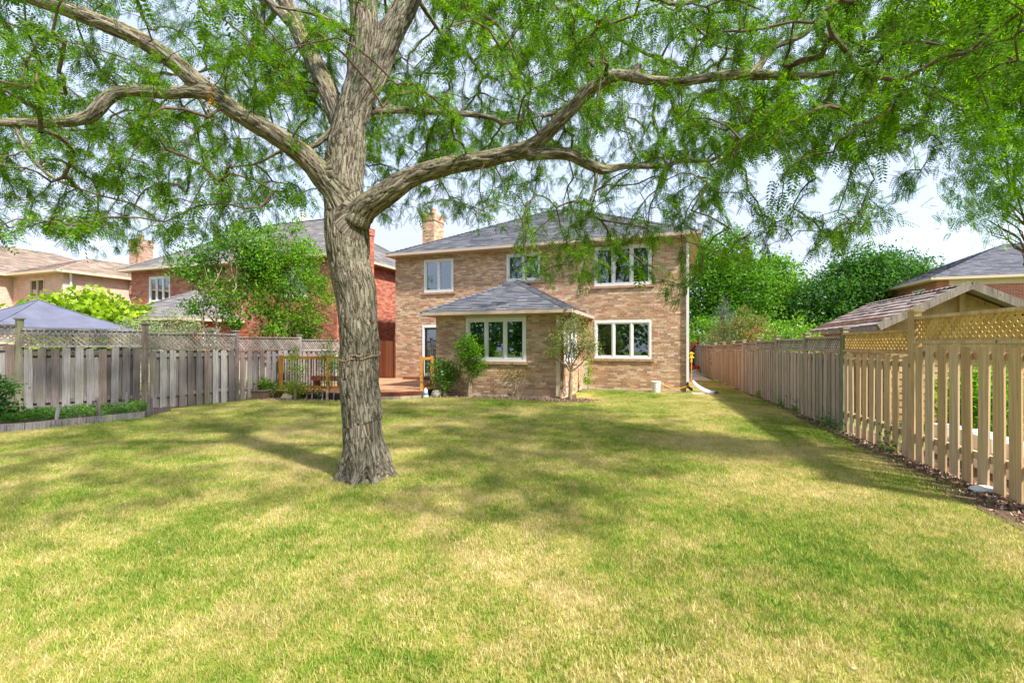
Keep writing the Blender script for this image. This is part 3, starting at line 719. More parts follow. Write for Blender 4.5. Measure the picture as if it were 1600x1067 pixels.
for k in ('front', 'right', 'left'): tiles_to(B, 'shingle', tile_face(faces[k], .36, .16, .006, .016, .003), 'grey_shingle')
for a, b in (((-Bw - .4, -.4, 5.4), A_), ((.4, -.4, 5.4), B_), (A_, B_), ((.4, Bd + .4, 5.4), B_)): ridge_caps(rfb, a, b, 'grey_shingle')
eave_trim(B, -Bw - .4, .4, -.4, Bd + .4, 5.4, -Bw, 0, 0, 'cream_trim')
chimney(B, .32, 1.15, .3, 6.75, .62, 1.0, 'red_brick', 'pink_mortar')
m = MB().tube([(-6.2, 4.6, 7.6), (-6.2, 4.6, 8.9)], .11, 10); m.build('vent_pipe', 'cream_trim', B)
# its single-storey bay with a hip roof
bb = (-9.9, -5.55, -2.6)
for W, a0, a1 in ((Wall((0, bb[2], 0), (1, 0, 0), (0, -1, 0)), bb[0], bb[1]), (Wall((bb[1], bb[2], 0), (0, 1, 0), (1, 0, 0)), .2, 2.597)):
    op = [(.9, 1.5, 1.55, 2.35)] if a0 == .2 else [(-8.9, -6.6, 1.3, 2.3)]
    wall_plate(B, W, a0, a1, 0, 2.6, op, 'pink_mortar'); lay_bricks(B, W, a0 if a0 != .2 else 0, a1, .9, 2.6, op, 'red_brick')
    window(B, W, *op[0], panes=1 if a0 == .2 else 3)
x0, x1, y0 = bb[0] - .35, bb[1] + .35, bb[2] - .35; xc2 = (x0 + x1) / 2; rn = (x1 - x0) / 2; zb = 2.72; zt = zb + .56 * rn; ap2 = (xc2, y0 + rn, zt)
bfaces = [[(x0, y0, zb), (x1, y0, zb), ap2], [(x1, y0, zb), (x1, 0, zb), (xc2, 0, zt), ap2], [(x0, 0, zb), (x0, y0, zb), ap2, (xc2, 0, zt)]]
br = roof_deck(B, bfaces, name='bay_roof')
for f in bfaces: tiles_to(B, 'shingle', tile_face(f, .36, .16, .006, .016, .003), 'grey_shingle')
ridge_caps(br, (x0, y0, zb), ap2, 'grey_shingle'); ridge_caps(br, (x1, y0, zb), ap2, 'grey_shingle')
m = MB(); m.box(x0 - .05, x1 + .05, y0 - .06, y0, zb - .12, zb - .012); m.box(x1, x1 + .05, y0, -.003, zb - .12, zb - .012); m.box(x0, x1, y0, bb[2], zb - .11, zb - .09)
m.box(bb[1], x1, bb[2], -.003, zb - .11, zb - .09); m.build('gutter', 'cream_trim', br)
brickmat('pink_brick', st([(.52, .30, .22), (.58, .37, .28), (.46, .26, .18), (.60, .42, .33)]))
# ------------------------------------------------------------------ tan house far left, red house far right
def box_walls(root, x0, x1, y0, y1, z1, mat, win=()):
    for W, a0, a1, key in ((Wall((0, y0, 0), (1, 0, 0), (0, -1, 0)), x0, x1, 'f'), (Wall((x1, y0, 0), (0, 1, 0), (1, 0, 0)), .2, y1 - y0, 'r'), (Wall((x0, y0, 0), (0, 1, 0), (-1, 0, 0)), .2, y1 - y0, 'l'), (Wall((0, y1, 0), (1, 0, 0), (0, 1, 0)), x0 + .2, x1 - .2, 'b')):
        ops = [w_[1] for w_ in win if w_[0] == key]
        wall_plate(root, W, a0, a1, 0, z1, ops, mat, uv=True)
        for w_ in win:
            if w_[0] == key: window(root, W, *w_[1], panes=w_[2], frame=w_[3], sill='cream_trim')
T = thing('tan_brick_house', 'pale tan brick house with brown roof far left beyond the gazebo', 'house', (-23.0, 23.6, 0), HA)
box_walls(T, -4.4, 0, 0, 8, 5.3, 'tan_brick_far', [('f', (-2.85, -1.55, 3.75, 5.1), 2, 'cream_trim')])
box_walls(T, -14, -4.41, -6, 9, 5.3, 'tan_brick_far')
for (a, b, c, d_) in ((-14.4, -4.0, -6.4, 9.4), (-4.9, .4, -.4, 8.4)):
    faces, A_, B_ = hip_faces(a, b, c, d_, 5.4, .42); r_ = roof_deck(T, faces.values())
    for k in ('front', 'right'): tiles_to(T, 'shingle', tile_face(faces[k], .36, .16, .006, .016, .003), 'brown_shingle')
    for p, q in (((b, c, 5.4), B_ if b - a >= d_ - c else A_), (A_, B_)): ridge_caps(r_, p, q, 'brown_shingle')
    m = MB(); m.box(a, b + .06, c - .06, c, 5.27, 5.39); m.box(b, b + .06, c, d_, 5.27, 5.39); m.box(a, b, c, c + .4, 5.27, 5.29); m.box(b - .4, b, c, d_, 5.272, 5.292)
    m.build('gutter', 'cream_trim', r_)
m = MB().tube([(.35, .15, 5.25), (.06, .3, 5.0), (.06, .3, .2)], .05, 8); m.build('downspout', 'white_metal', T)
chimney(T, .45, 3.4, 4.5, 7.55, .72, .8, 'pink_brick', 'pink_mortar')
m = MB().box(-7.6, -7.0, -1.2, -.4, 6.9, 7.05); m.build('skylight', 'white_vinyl', T)
D = thing('red_brick_house', 'red brick house with grey hip roof at the right edge beyond the shed', 'house', (24.3, 26.3, 0), HA)
box_walls(D, 0, 14, 0, 12, 5.3, 'red_brick_far', [('l', (1.4, 3.0, 4.35, 4.95), 2, 'white_vinyl')])
faces, A_, B_ = hip_faces(-.45, 14.4, -.45, 12.4, 5.4, .42); r_ = roof_deck(D, faces.values())
for k in ('front', 'left'): tiles_to(D, 'shingle', tile_face(faces[k], .36, .16, .006, .016, .003), 'charcoal_shingle')
ridge_caps(r_, (-.45, -.45, 5.4), A_, 'charcoal_shingle'); ridge_caps(r_, A_, B_, 'charcoal_shingle')
m = MB(); m.box(-.52, 14.4, -.52, -.45, 5.25, 5.39); m.box(-.52, -.45, -.45, 12.4, 5.25, 5.39); m.box(-.45, 14.4, -.45, 0, 5.25, 5.27); m.box(-.45, 0, 0, 12.4, 5.252, 5.272); m.build('gutter', 'cream_trim', r_)
m = MB().box(.5, 14, -.03, -.003, 4.95, 5.25); m.build('frieze', 'cream_trim', D)
# ------------------------------------------------------------------ fences
qb = MB(); qb.v = [(-.5, -.5, 0), (.5, -.5, 0), (.5, .5, 0), (-.5, .5, 0), (-.5, -.5, .985), (.5, -.5, 1), (.5, .5, 1), (-.5, .5, .985), (0, -.56, 0), (0, -.56, .993)]
qb.f = [(0, 3, 2, 1, 8), (4, 9, 5, 6, 7), (0, 8, 9, 4), (8, 1, 5, 9), (1, 2, 6, 5), (2, 3, 7, 6), (3, 0, 4, 7)]
def board_mesh(mat, name='board'):
    me = qb.mesh(name); me.materials.append(M[mat]); return me
def fence_bay(root, p0, p1, zt, zl, bt, nb, bmat, lmat, side, single_slats=False, back=True, bw=.14, zb=.03, frame=None, lat=True):
    """one bay: posts are built elsewhere; boards, rails and a lattice panel on top"""
    p0 = Vector((p0[0], p0[1], 0)); p1 = Vector((p1[0], p1[1], 0)); t = (p1 - p0); ln = t.length; t.normalize(); n = Vector((-t.y, t.x, 0)) * side
    me = MESHES.setdefault(('board', bmat), board_mesh(bmat)); rz = math.atan2(t.y, t.x)
    frame = frame or bmat
    sp = (ln - .10) / nb
    for i in range(nb):
        a = .05 + sp * (i + .5) + random.uniform(-.012, .012)
        o = link('board', me, None, root); o.location = p0 + t * a + n * .036 + Vector((0, 0, zb + random.uniform(-.02, .02)))
        o.scale = (bw * random.uniform(.93, 1.05), .019, bt - zb + random.uniform(-.01, .006)); o.rotation_euler = (random.uniform(-.004, .004), random.uniform(-.012, .012), rz + random.uniform(-.04, .04) + (math.pi if random.random() < .5 else 0))
        if back and i < nb - 1:
            o = link('board', me, None, root); o.location = p0 + t * (a + sp / 2) - n * .036 + Vector((0, 0, zb + random.uniform(-.02, .02)))
            o.scale = (bw * random.uniform(.93, 1.05), .019, bt - zb + random.uniform(-.03, .0)); o.rotation_euler = (0, random.uniform(-.01, .01), rz)
    A, B_ = p0 + t * .045, p1 - t * .045
    for z in (.36, bt - .13):
        MB().bar(A + Vector((0, 0, z)), B_ + Vector((0, 0, z)), .038, .085).build('rail', frame, root)
    if not lat: return
    MB().bar(A + Vector((0, 0, zl + .02)), B_ + Vector((0, 0, zl + .02)), .10, .036).build('rail', frame, root)
    MB().bar(A + Vector((0, 0, zt - .02)), B_ + Vector((0, 0, zt - .02)), .09, .04).build('rail', frame, root)
    # lattice: two crossed layers of slats
    x0, x1, z0, z1 = .05, ln - .05, zl + .036, zt - .038
    hp = [(-1, 0, -x0), (1, 0, x1), (0, -1, -z0), (0, 1, z1)]; k = 1 / math.sqrt(2); sw, spc = .036, .098
    lp = MB()
    lp.bar(A + Vector((0, 0, z0 + .008)), B_ + Vector((0, 0, z0 + .008)), .03, .016)
    pan = lp.build('lattice_frame', frame, root); joined = MB()
    for layer, sg in ((0, 1), (1, -1)):
        c = x0 - (z1 - z0) - spc
        while c < x1 + spc:
            # strip centre line through (c, z0) with slope sg
            if sg > 0: q = [(c, z0), (c + sw / k, z0), (c + sw / k + (z1 - z0), z1), (c + (z1 - z0), z1)]
            else: q = [(c + (z1 - z0), z0), (c + sw / k + (z1 - z0), z0), (c + sw / k, z1), (c, z1)]
            q = clip2(q, hp)
            if q and tri_area(q) > 1e-4:
                d0 = (.001 + .008 * layer); m_ = len(q)
                vs = [p0 + t * a + n * d0 + Vector((0, 0, z)) for a, z in q] + [p0 + t * a + n * (d0 + .007) + Vector((0, 0, z)) for a, z in q]
                fs = [tuple(range(m_)), tuple(range(2 * m_ - 1, m_ - 1, -1))] + [(i, m_ + i, m_ + (i + 1) % m_, (i + 1) % m_) for i in range(m_)]
                if single_slats: MB().add(vs, fs).build('slat', lmat, pan)
                else: joined.add(vs, fs)
            c += spc
    if joined.v: joined.build('slat', lmat, pan, kind='stuff')
MESHES = {}
def post(root, p, zt, mat, w_=.095, cap=True, label=None):
    m = MB().box(p[0] - w_ / 2, p[0] + w_ / 2, p[1] - w_ / 2, p[1] + w_ / 2, 0, zt)
    o = m.build('post', mat, root, label=label)
    if cap: MB().box(p[0] - w_ * .72, p[0] + w_ * .72, p[1] - w_ * .72, p[1] + w_ * .72, zt, zt + .028).build('post_cap', mat, o)
    return o
# right-hand fence: the two near bays are new tan wood, the far ones weathered
FR = thing('wooden_fence', 'long board fence with lattice top down the right side, tan near and grey far', 'fence')
ys = [4.36, 6.50, 8.62, 10.44, 12.45, 14.3, 16.0, 17.6, 19.3, 21.2, 23.2, 25.3, 27.4]
top = [2.03, 1.853, 1.795, 1.77, 1.74, 1.70, 1.66, 1.62, 1.60, 1.58, 1.58, 1.58]
lat = [1.655, 1.50, 1.49, 1.475, 1.465, 1.44, 1.41, 1.38, 1.36, 1.35, 1.35, 1.35]
for i in range(12):
    p0, p1 = (FX(ys[i]), ys[i]), (FX(ys[i + 1]), ys[i + 1])
    new = i < 2
    fence_bay(FR, p0, p1, top[i], lat[i], lat[i] - .015, 9 if i < 5 else 8, 'tan_board' if new else 'old_board', 'tan_lattice' if new else 'grey_lattice', 1,
              single_slats=i in (0, 1), back=i >= 2, bw=.155 if i == 0 else .14, frame='tan_board' if new else 'old_board')
post(FR, (FX(ys[0]), ys[0]), 2.13, 'tan_board')
post(FR, (FX(ys[1]), ys[1]), 2.10, 'tan_board', .105)
for i in range(2, 13): post(FR, (FX(ys[i]), ys[i]), (top[min(i - 1, 11)] + .07), 'mossy_post' if i < 5 else 'old_board')
# left-hand fence
FL = thing('wooden_fence', 'grey weathered board fence with sagging lattice top along the left side', 'fence')
ltop = [2.07, 1.99, 1.93, 1.86, 1.80, 1.76]; llat = [1.69, 1.57, 1.50, 1.44, 1.40, 1.36]
for i in range(6):
    fence_bay(FL, LF[i], LF[i + 1], ltop[i], llat[i], llat[i] - .015, 10 if i else 10, 'grey_board', 'grey_lattice', -1, back=True)
for i in range(7): post(FL, LF[i], [2.2, 2.19, 2.12, 2.0, 1.92, 1.85, 1.80][i], 'mossy_post' if i == 1 else 'grey_board', .1)
# brown gate between the left fence and the house, and the far one between the house and the right fence
def gate(name, label, p0, p1, h, mat, n):
    p0 = Vector(p0 + (0,)); p1 = Vector(p1 + (0,)); g_ = thing(name, label, 'gate', p0); t = (p1 - p0).normalized(); l = (p1 - p0).length; sp = l / n; nn = Vector((-t.y, t.x, 0))
    me = MESHES.setdefault(('board', mat), board_mesh(mat))
    for i in range(n):
        o = link('board', me, None, g_); o.location = t * sp * (i + .5) + Vector((0, 0, .05)); o.scale = (sp * .93, .02, h - .05 + .03 * math.sin(math.pi * (i + .5) / n)); o.rotation_euler = (0, 0, math.atan2(t.y, t.x))
    for z in (.4, h - .3): MB().bar(nn * .03 + Vector((0, 0, z)), nn * .03 + t * l + Vector((0, 0, z)), .04, .09).build('rail', mat, g_)
    MB().bar((0, 0, 0), (0, 0, h + .25), .09, .09).build('post', mat, g_); MB().bar(t * (l + .04), t * (l + .04) + Vector((0, 0, h + .25)), .09, .09).build('post', mat, g_)
    return g_
gate('brown_gate', 'dark brown wooden gate between grey fence and left corner of the brick house', (-5.95, 19.75), (-4.95, 19.45), 1.75, 'brown_stain', 7)
gate('red_brown_gate', 'reddish brown gate at the far end of the side passage', (9.3, 27.6), (11.0, 27.2), 1.75, 'brown_stain', 8)
# ------------------------------------------------------------------ deck
DZ = .20
deck_poly = [(-7.42, 14.42), (-5.6, 13.86), (-4.6, 13.72), (-3.5, 13.92), (-2.72, 14.32), (-2.55, 14.95), (-1.6, 18.2), (-4.9, 19.38), (-5.8, 19.6), (-7.1, 15.45)]
DK = thing('wooden_deck', 'low reddish brown timber deck beside the sunroom', 'deck')
ca, sa = .943, -.332
loc2 = [((x * ca + y * sa), (-x * sa + y * ca)) for x, y in deck_poly]           # into the house's directions
# convex pieces clipped strip by strip
def inside_spans(poly, y):
    xs = []
    for i in range(len(poly)):
        (xa, ya), (xb, yb) = poly[i], poly[(i + 1) % len(poly)]
        if (ya <= y < yb) or (yb <= y < ya): xs.append(xa + (y - ya) / (yb - ya) * (xb - xa))
    return sorted(xs)
ymin, ymax = min(p[1] for p in loc2), max(p[1] for p in loc2); y = ymin
while y < ymax:
    s0, s1 = inside_spans(loc2, y + .02), inside_spans(loc2, min(y + .12, ymax - 1e-3))
    if len(s0) >= 2 and len(s1) >= 2:
        vs = []
        for z in (DZ - .03, DZ): 
            for (xx, yy) in ((s0[0], y), (s0[-1], y), (s1[-1], y + .134), (s1[0], y + .134)): vs.append((xx * ca - yy * sa, xx * sa + yy * ca, z))
        MB().add(vs, [(0, 3, 2, 1), (4, 5, 6, 7), (0, 1, 5, 4), (1, 2, 6, 5), (2, 3, 7, 6), (3, 0, 4, 7)]).build('plank', 'deck_board', DK)
    y += .14
for i in range(5):
    a, b = deck_poly[i], deck_poly[i + 1]; MB().bar((a[0], a[1] - .01, DZ - .09), (b[0], b[1] - .01, DZ - .09), .03, .15).build('fascia_board', 'brown_stain', DK)
for (a, b) in (((-4.7, 13.55), (-3.35, 13.75)), ((-3.35, 13.75), (-2.65, 14.12))):
    MB().bar((a[0], a[1], .04), (b[0], b[1], .04), .10, .07).build('step_board', 'old_board', DK)
def rail_run(root, pts, zt, mat='orange_stain', sp=.105):
    for k, p in enumerate(pts):
        MB().box(p[0] - .045, p[0] + .045, p[1] - .045, p[1] + .045, DZ - .1, zt + .07).build('post', mat, root)
    for a, b in zip(pts[:-1], pts[1:]):
        a = Vector(a + (0,)); b = Vector(b + (0,)); t = (b - a).normalized(); l = (b - a).length
        MB().bar(a + t * .045 + Vector((0, 0, zt)), b - t * .045 + Vector((0, 0, zt)), .035, .085).build('rail', mat, root)
        MB().bar(a + t * .045 + Vector((0, 0, DZ + .12)), b - t * .045 + Vector((0, 0, DZ + .12)), .035, .085).build('rail', mat, root)
        n = int((l - .1) / sp)
        for i in range(n):
            c = a + t * (.08 + (l - .16) * (i + .5) / n)
            MB().bar(c + Vector((0, 0, DZ + .15)), c + Vector((0, 0, zt - .03)), .019, .019).build('baluster', 'dark_metal', root)
RL = thing('deck_railing', 'orange stained deck railing with black balusters left of the big tree trunk', 'railing')
rail_run(RL, [(-7.28, 14.52), (-5.58, 13.98), (-4.86, 13.84)], 1.22)
RR = thing('deck_railing', 'short orange stained railing with thin balusters beside the sunroom corner', 'railing')
rail_run(RR, [(-2.82, 14.38), (-2.60, 15.0)], 1.18)
BN = thing('deck_bench', 'low brown bench on the deck behind the left railing', 'bench', (-6.75, 15.5, DZ), HA)
m = MB()
MB().box(0, 2.2, 0, .36, .33, .37).build('seat', 'brown_stain', BN); MB().box(0, 2.2, -.02, 0, .22, .33).build('apron', 'brown_stain', BN)
for x in (.08, 1.1, 2.1): MB().box(x - .04, x + .04, .05, .31, 0, .33).build('leg', 'brown_stain', BN)
# ------------------------------------------------------------------ shed beyond the right fence
SH = thing('garden_shed', 'tan timber shed with grey shake gable roof behind the right fence', 'shed', (7.95, 9.95, 0), HA)
hw, sL, eh, ph = 1.42, 4.9, 2.10, 2.86
for W, a1, mt, zf in ((Wall((.12, .12, 0), (1, 0, 0), (0, -1, 0)), 2 * hw - .24, 'shed_siding', 1), (Wall((.12, .12, 0), (0, 1, 0), (-1, 0, 0)), sL - .2, 'shed_red_siding', 0), (Wall((2 * hw - .12, .12, 0), (0, 1, 0), (1, 0, 0)), sL - .2, 'shed_siding', 0)):
    z = 0
    while z < (ph if zf else eh):
        h_ = .15; zt_ = z + h_
        if zf and zt_ > eh - .06:
            k = lambda zz: max(0, (zz - (eh - .06)) / (ph - eh) * hw); c0, c1 = min(k(z), hw - .15), min(k(zt_), hw - .16)
            if k(z) > hw - .2: break
        else: c0 = c1 = 0
        vs = [W.p(a, zz, dd) for dd, zz_ in ((0, 0),) for a, zz, dd in ((c0, z, .022), (a1 - c0, z, .022), (a1 - c1, zt_, .006), (c1, zt_, .006), (c0, z, -.01), (a1 - c0, z, -.01), (a1 - c1, zt_, -.01), (c1, zt_, -.01))]
        fs = [(0, 1, 2, 3), (0, 4, 5, 1), (1, 5, 6, 2), (3, 2, 6, 7), (0, 3, 7, 4), (7, 6, 5, 4)]
        if W.u.cross(Vector((0, 0, 1))).dot(W.n) < 0: fs = [f[::-1] for f in fs]
        MB().add(vs, fs).build('siding_board', mt, SH); z += h_
MB().box(hw - .05, hw + .05, .03, .09, eh - .1, ph - .1).build('gable_batten', 'shed_siding', SH)
oh = .25
for sgn in (-1, 1):
    e = hw + .12; ze = eh - .12 * (ph - eh) / hw; X0 = hw + sgn * e
    quad = [(X0, sL, ze), (X0, -oh, ze), (hw, -oh, ph), (hw, sL, ph)] if sgn < 0 else [(X0, -oh, ze), (X0, sL, ze), (hw, sL, ph), (hw, -oh, ph)]
    roof_deck(SH, [quad], 'old_beam')
    tiles_to(SH, 'shake', tile_face(quad, .26, .21, .012, .034, .005, jit=.35), 'cedar_shake', singles=140)
    MB().bar((X0, -oh - .02, ze - .03), (hw, -oh - .02, ph - .03), .03, .16).build('barge_board', 'old_beam', SH)
    MB().box(min(X0, X0 + sgn * .02), max(X0, X0 + sgn * .02), -oh, sL, ze - .12, ze - .01).build('fascia_board', 'old_beam', SH)
ridge_caps(SH, (hw, -oh, ph), (hw, sL, ph), 'cedar_shake', w_=.13)
MB().box(0, .1, .1, .25, eh - .18, eh - .08).build('bracket', 'shed_siding', SH)
# ------------------------------------------------------------------ gazebo canopy beyond the left fence
GZ = thing('fabric_gazebo', 'blue grey fabric gazebo canopy behind the left fence', 'gazebo', (-14.6, 14.2, 0))
cor = [(1.0, -2.2), (2.2, 1.0), (-1.0, 2.2), (-2.2, -1.0)]; m = MB(); n = 8
apx = Vector((0, 0, 3.0)); vs = []; grid = {}
for k in range(4):
    a = Vector(cor[k] + (2.12,)); b = Vector(cor[(k + 1) % 4] + (2.12,)); base = len(m.v); idx = {}
    for i in range(n + 1):
        for j in range(n + 1 - i):
            u, v = i / n, j / n; p = a * (1 - u - v) + b * u + apx * v; ww = 1 - u - v
            sag = -1.1 * (u * v * 0 + (ww * u * v)) - .18 * v * (1 - v)
            idx[(i, j)] = len(m.v); m.v.append(tuple(p + Vector((0, 0, sag))))
    for i in range(n):
        for j in range(n - i):
            m.f.append((idx[(i, j)], idx[(i + 1, j)], idx[(i, j + 1)]))
            if j < n - i - 1: m.f.append((idx[(i + 1, j)], idx[(i + 1, j + 1)], idx[(i, j + 1)]))
m.build('canopy', 'gazebo_fabric', GZ, smooth=True)
for k in range(4):
    a = Vector(cor[k] + (0,)); b = Vector(cor[(k + 1) % 4] + (0,))
    MB().bar(a * 1.0 + Vector((0, 0, 2.02)), b * 1.0 + Vector((0, 0, 2.02)), .012, .2).build('valance', 'gazebo_fabric', GZ)
    MB().tube([(a + Vector((0, 0, 2.13))) * (1 - v_) + Vector((0, 0, 3.015)) * v_ + Vector((0, 0, -.18 * v_ * (1 - v_))) for v_ in [i / 8 for i in range(9)]], .014, 6).build('seam', 'gazebo_fabric', GZ, smooth=True)
    MB().bar(a * .97, a * .97 + Vector((0, 0, 2.1)), .06, .06).build('leg', 'dark_metal', GZ)
MB().bar((1.0 - 1.0, -2.2 + .2, 2.16), (-.15 - .35, -1.9, 2.25), .12, .02).build('patch', 'black_plastic', GZ)
# ------------------------------------------------------------------ raised bed
RBd = thing('raised_bed', 'weedy garden bed edged with old boards at the foot of the left fence', 'garden bed')
bd = [(-10.9, 8.0), (-9.25, 8.75), (-8.15, 10.22), (-8.35, 11.25)]
for a, b in zip(bd[:-1], bd[1:]): MB().bar(a + (.07,), b + (.07,), .045, .15).build('edge_board', 'grey_board', RBd)
m = MB().add([(-10.85, 8.05, .10), (-9.25, 8.78, .10), (-8.2, 10.25, .10), (-8.38, 11.2, .10), (-9.0, 11.2, .10), (-10.9, 10.1, .10), (-12.2, 9.3, .1)], [tuple(range(7))]); m.build('soil', 'soil', RBd)
for x, y, h_, t_ in ((-8.12, 10.28, .52, .03), (-8.2, 10.5, .42, -.02), (-9.35, 9.45, .40, .05), (-8.75, 9.75, .5, .0), (-9.6, 10.55, .35, .02), (-9.15, 10.95, .5, -.03)):
    MB().bar((x, y, .02), (x + t_, y, h_), .05, .03).build('stake', 'grey_board', RBd)
# wire mesh strung between the stakes
m = MB()
for z in np.arange(.16, .42, .065):
    for a, b in zip([(-9.35, 9.45), (-8.75, 9.75)], [(-8.75, 9.75), (-8.12, 10.28)]): m.bar((a[0], a[1], z), (b[0], b[1], z), .0025, .0025)
for i in range(22):
    t = i / 21; x = -9.35 + 1.23 * t; y_ = 9.45 + .83 * t; m.bar((x, y_, .14), (x, y_, .42), .0025, .0025)
m.build('wire_mesh', 'chrome', RBd, kind='stuff')
# ------------------------------------------------------------------ mulch beds, path
def sheet(name, pts, mat, z, dome=0):
    me = MB().add([(p[0], p[1], z) for p in pts], [tuple(range(len(pts)))]).mesh(name); return struct(link(name, me, mat))
sheet('mulch_bed', [(-7.75, 13.9), (-6.9, 13.45), (-5.6, 13.12), (-4.3, 13.1), (-4.35, 13.8), (-5.6, 14.1), (-7.5, 14.9)], 'mulch', .006)
sheet('mulch_bed', [(-2.6, 14.5), (-1.2, 13.95), (.6, 13.3), (1.6, 12.95), (2.3, 12.95), (2.45, 13.5), (1.95, 13.95), (2.1, 15.1), (1.45, 13.66), (-2.47, 15.04)], 'mulch', .010)
sheet('bare_soil', [(FX(2.5) - .6, 2.5), (FX(2.5) + .6, 2.5), (FX(20) + .3, 20), (FX(20) - .15, 20), (FX(12) - .18, 12), (FX(9) - .3, 9), (FX(7) - .45, 7), (FX(5) - .55, 5)], 'mulch', .008)
PV = MB(); PVo = thing('paved_path', 'grey concrete slabs at the start of the side passage', 'path', (6.75, 20.6, 0)); PVo['kind'] = 'structure'
for i in range(2):
    for j in range(7): MB().box(.02 + i * 1.05, 1.02 + i * 1.05, j * 1.0, j * 1.0 + .97, 0, .035).build('slab', 'concrete', PVo)
PVo.rotation_euler = (0, 0, -.25)
# wood chips
def scatter_chips(name, label, pts, size, kind='stuff'):
    c = np.array(pts); v, q = leaf_cloud(c, size, 1.4, .45, .1); v[:, 2] = np.maximum(v[:, 2], .004); o = link(name, np_mesh(name, v, q), 'chips'); o['kind'] = kind; o['label'] = label; return o
pts = []
for _ in range(9000):
    y = 3.0 + 14 * random.random() ** 1.5; wdt = np.interp(y, [3, 5, 7, 9, 12, 20], [.62, .58, .42, .3, .22, .18]); pts.append((FX(y) + .1 - abs(random.gauss(0, .5)) * wdt * .9, y, random.uniform(.012, .03)))
for _ in range(2600):
    t = random.random(); pts.append((-7.6 + 3.3 * t, 13.75 - .35 * t + random.uniform(-.35, .35), random.uniform(.01, .035)))
for _ in range(3000):
    t = random.random(); pts.append((-2.6 + 4.9 * t, 14.35 - 1.15 * t + random.uniform(-.25, .35), random.uniform(.012, .04)))
for _ in range(1500):
    a = random.random() * 6.28; r = .55 * random.random() ** .5; pts.append((1.85 + r * 1.4 * math.cos(a), 13.35 + r * .8 * math.sin(a), .015 + .05 * (1 - r / .55)))
scatter_chips('wood_chips', 'brown bark chips and dry leaves on the beds and along the fence', pts, .045)
# ------------------------------------------------------------------ small things
tag(MB().lathe([(.13, 0), (.155, .36), (.165, .36), (.165, .385), (.14, .385), (.135, .30)], 20).build('bucket', 'bucket_plastic', None, smooth=False, loc=(4.86, 15.55, 0)), 'white plastic bucket on the grass against the brick wall', 'bucket')
bk = bpy.data.objects['bucket']
MB().tube([(-.16, 0, .33), (-.1, -.12, .2), (0, -.17, .13), (.1, -.12, .2), (.16, 0, .33)], .005, 6).build('handle', 'dark_metal', bk)
# garden hose: from reel on corner, sags along wall
hp_ = []
for i in range(40):
    t = i / 39
    if t < .45: hp_.append((6.03, 15.48, 1.15 - t / .45 * .85))
    else:
        s_ = (t - .45) / .55; hp_.append((6.02 - 1.05 * s_, 15.46 + .30 * s_, .30 - .22 * math.sin(s_ * math.pi) + .10 * s_))
HS = tag(MB().tube(hp_, .014, 8).build('garden_hose', 'hose_orange', None, smooth=True), 'orange garden hose looping from the reel to the bucket', 'hose')
RLh = thing('hose_reel', 'yellow hose reel on the right corner of the brick house', 'hose reel', (6.10, 15.66, 1.25))
MB().lathe([(.03, -.09), (.09, -.08), (.09, -.065), (.045, -.05), (.045, .05), (.09, .065), (.09, .08), (.03, .09)], 16).build('drum', 'yellow_plastic', RLh)
MB().box(-.04, .02, -.03, .03, -.22, .12).build('bracket', 'yellow_plastic', RLh)
# splash pipe
sp_ = thing('downspout_extension', 'grey downspout extension sloping onto the grass at the house corner', 'drain pipe', (5.98, 15.38, 0))
m = MB()
for i in range(9):
    t = i / 8; c = Vector((.03 + .62 * t ** 1.2, -.12 - .30 * t, .34 * (1 - t) ** 1.8 + .02)); w_ = .08 + .10 * t
    for k in range(7):
        a = math.pi * k / 6; m.v.append((c.x + w_ * math.cos(a) * .75, c.y + w_ * math.cos(a) * .6, c.z + .09 * math.sin(a)))
for i in range(8):
    for k in range(6): b = i * 7 + k; m.f.append((b, b + 1, b + 8, b + 7))
m.build('pipe', 'grey_plastic', sp_, smooth=True)
MB().box(-.08, .3, -.42, -.1, 0, .04).build('splash_pad', 'pale_stone', sp_)
# planter by the left fence
pl = thing('planter', 'brown trough planter on the grass by the grey fence', 'planter', (-7.55, 13.75, 0), -.2)
m = MB(); m.add([(-.24, -.12, 0), (.24, -.12, 0), (.24, .12, 0), (-.24, .12, 0), (-.30, -.16, .26), (.30, -.16, .26), (.30, .16, .26), (-.30, .16, .26)], [(0, 3, 2, 1), (0, 1, 5, 4), (1, 2, 6, 5), (2, 3, 7, 6), (3, 0, 4, 7)])
m.box(-.32, .32, -.18, -.14, .25, .29); m.box(-.32, .32, .14, .18, .25, .29); m.box(-.32, -.28, -.14, .14, .25, .29); m.box(.28, .32, -.14, .14, .25, .29)
m.build('trough', 'terracotta_brown', pl); MB().box(-.28, .28, -.14, .14, .2, .24).build('soil', 'soil', pl)
# rocks
def rock(label, loc, s, mat='rock', seed=0, group=None, name='rock'):
    bm_v = []; rr = random.Random(seed); m = MB(); m.lathe([(.25, 0), (.5, .05), (.55, .2), (.42, .36), (.15, .43)], 9)
    for i, v in enumerate(m.v): m.v[i] = tuple(Vector(v) * (1 + .25 * noise.noise(Vector(v) * 2.5 + Vector((seed, seed, 0)))))
    o = m.build(name, mat, None, loc=loc); o.scale = s; tag(o, label, 'rock', group); return o
rock('pale rock lying under the near tan fence boards', (FX(5.12) - .10, 5.12, 0), (.26, .16, .17), 'pale_stone', 3)
rock('rounded field stone on the mulch in front of the deck bed', (-6.55, 13.45, 0), (.36, .3, .42), 'fieldstone', 5)
for k, (x, y, lb) in enumerate(((-2.35, 14.3, 'brown stone leaning by the end of the deck'), (-2.2, 14.55, 'small stone under the flowering bush'))): rock(lb, (x, y, 0), (.3, .22, .5), 'rock', 8 + k)
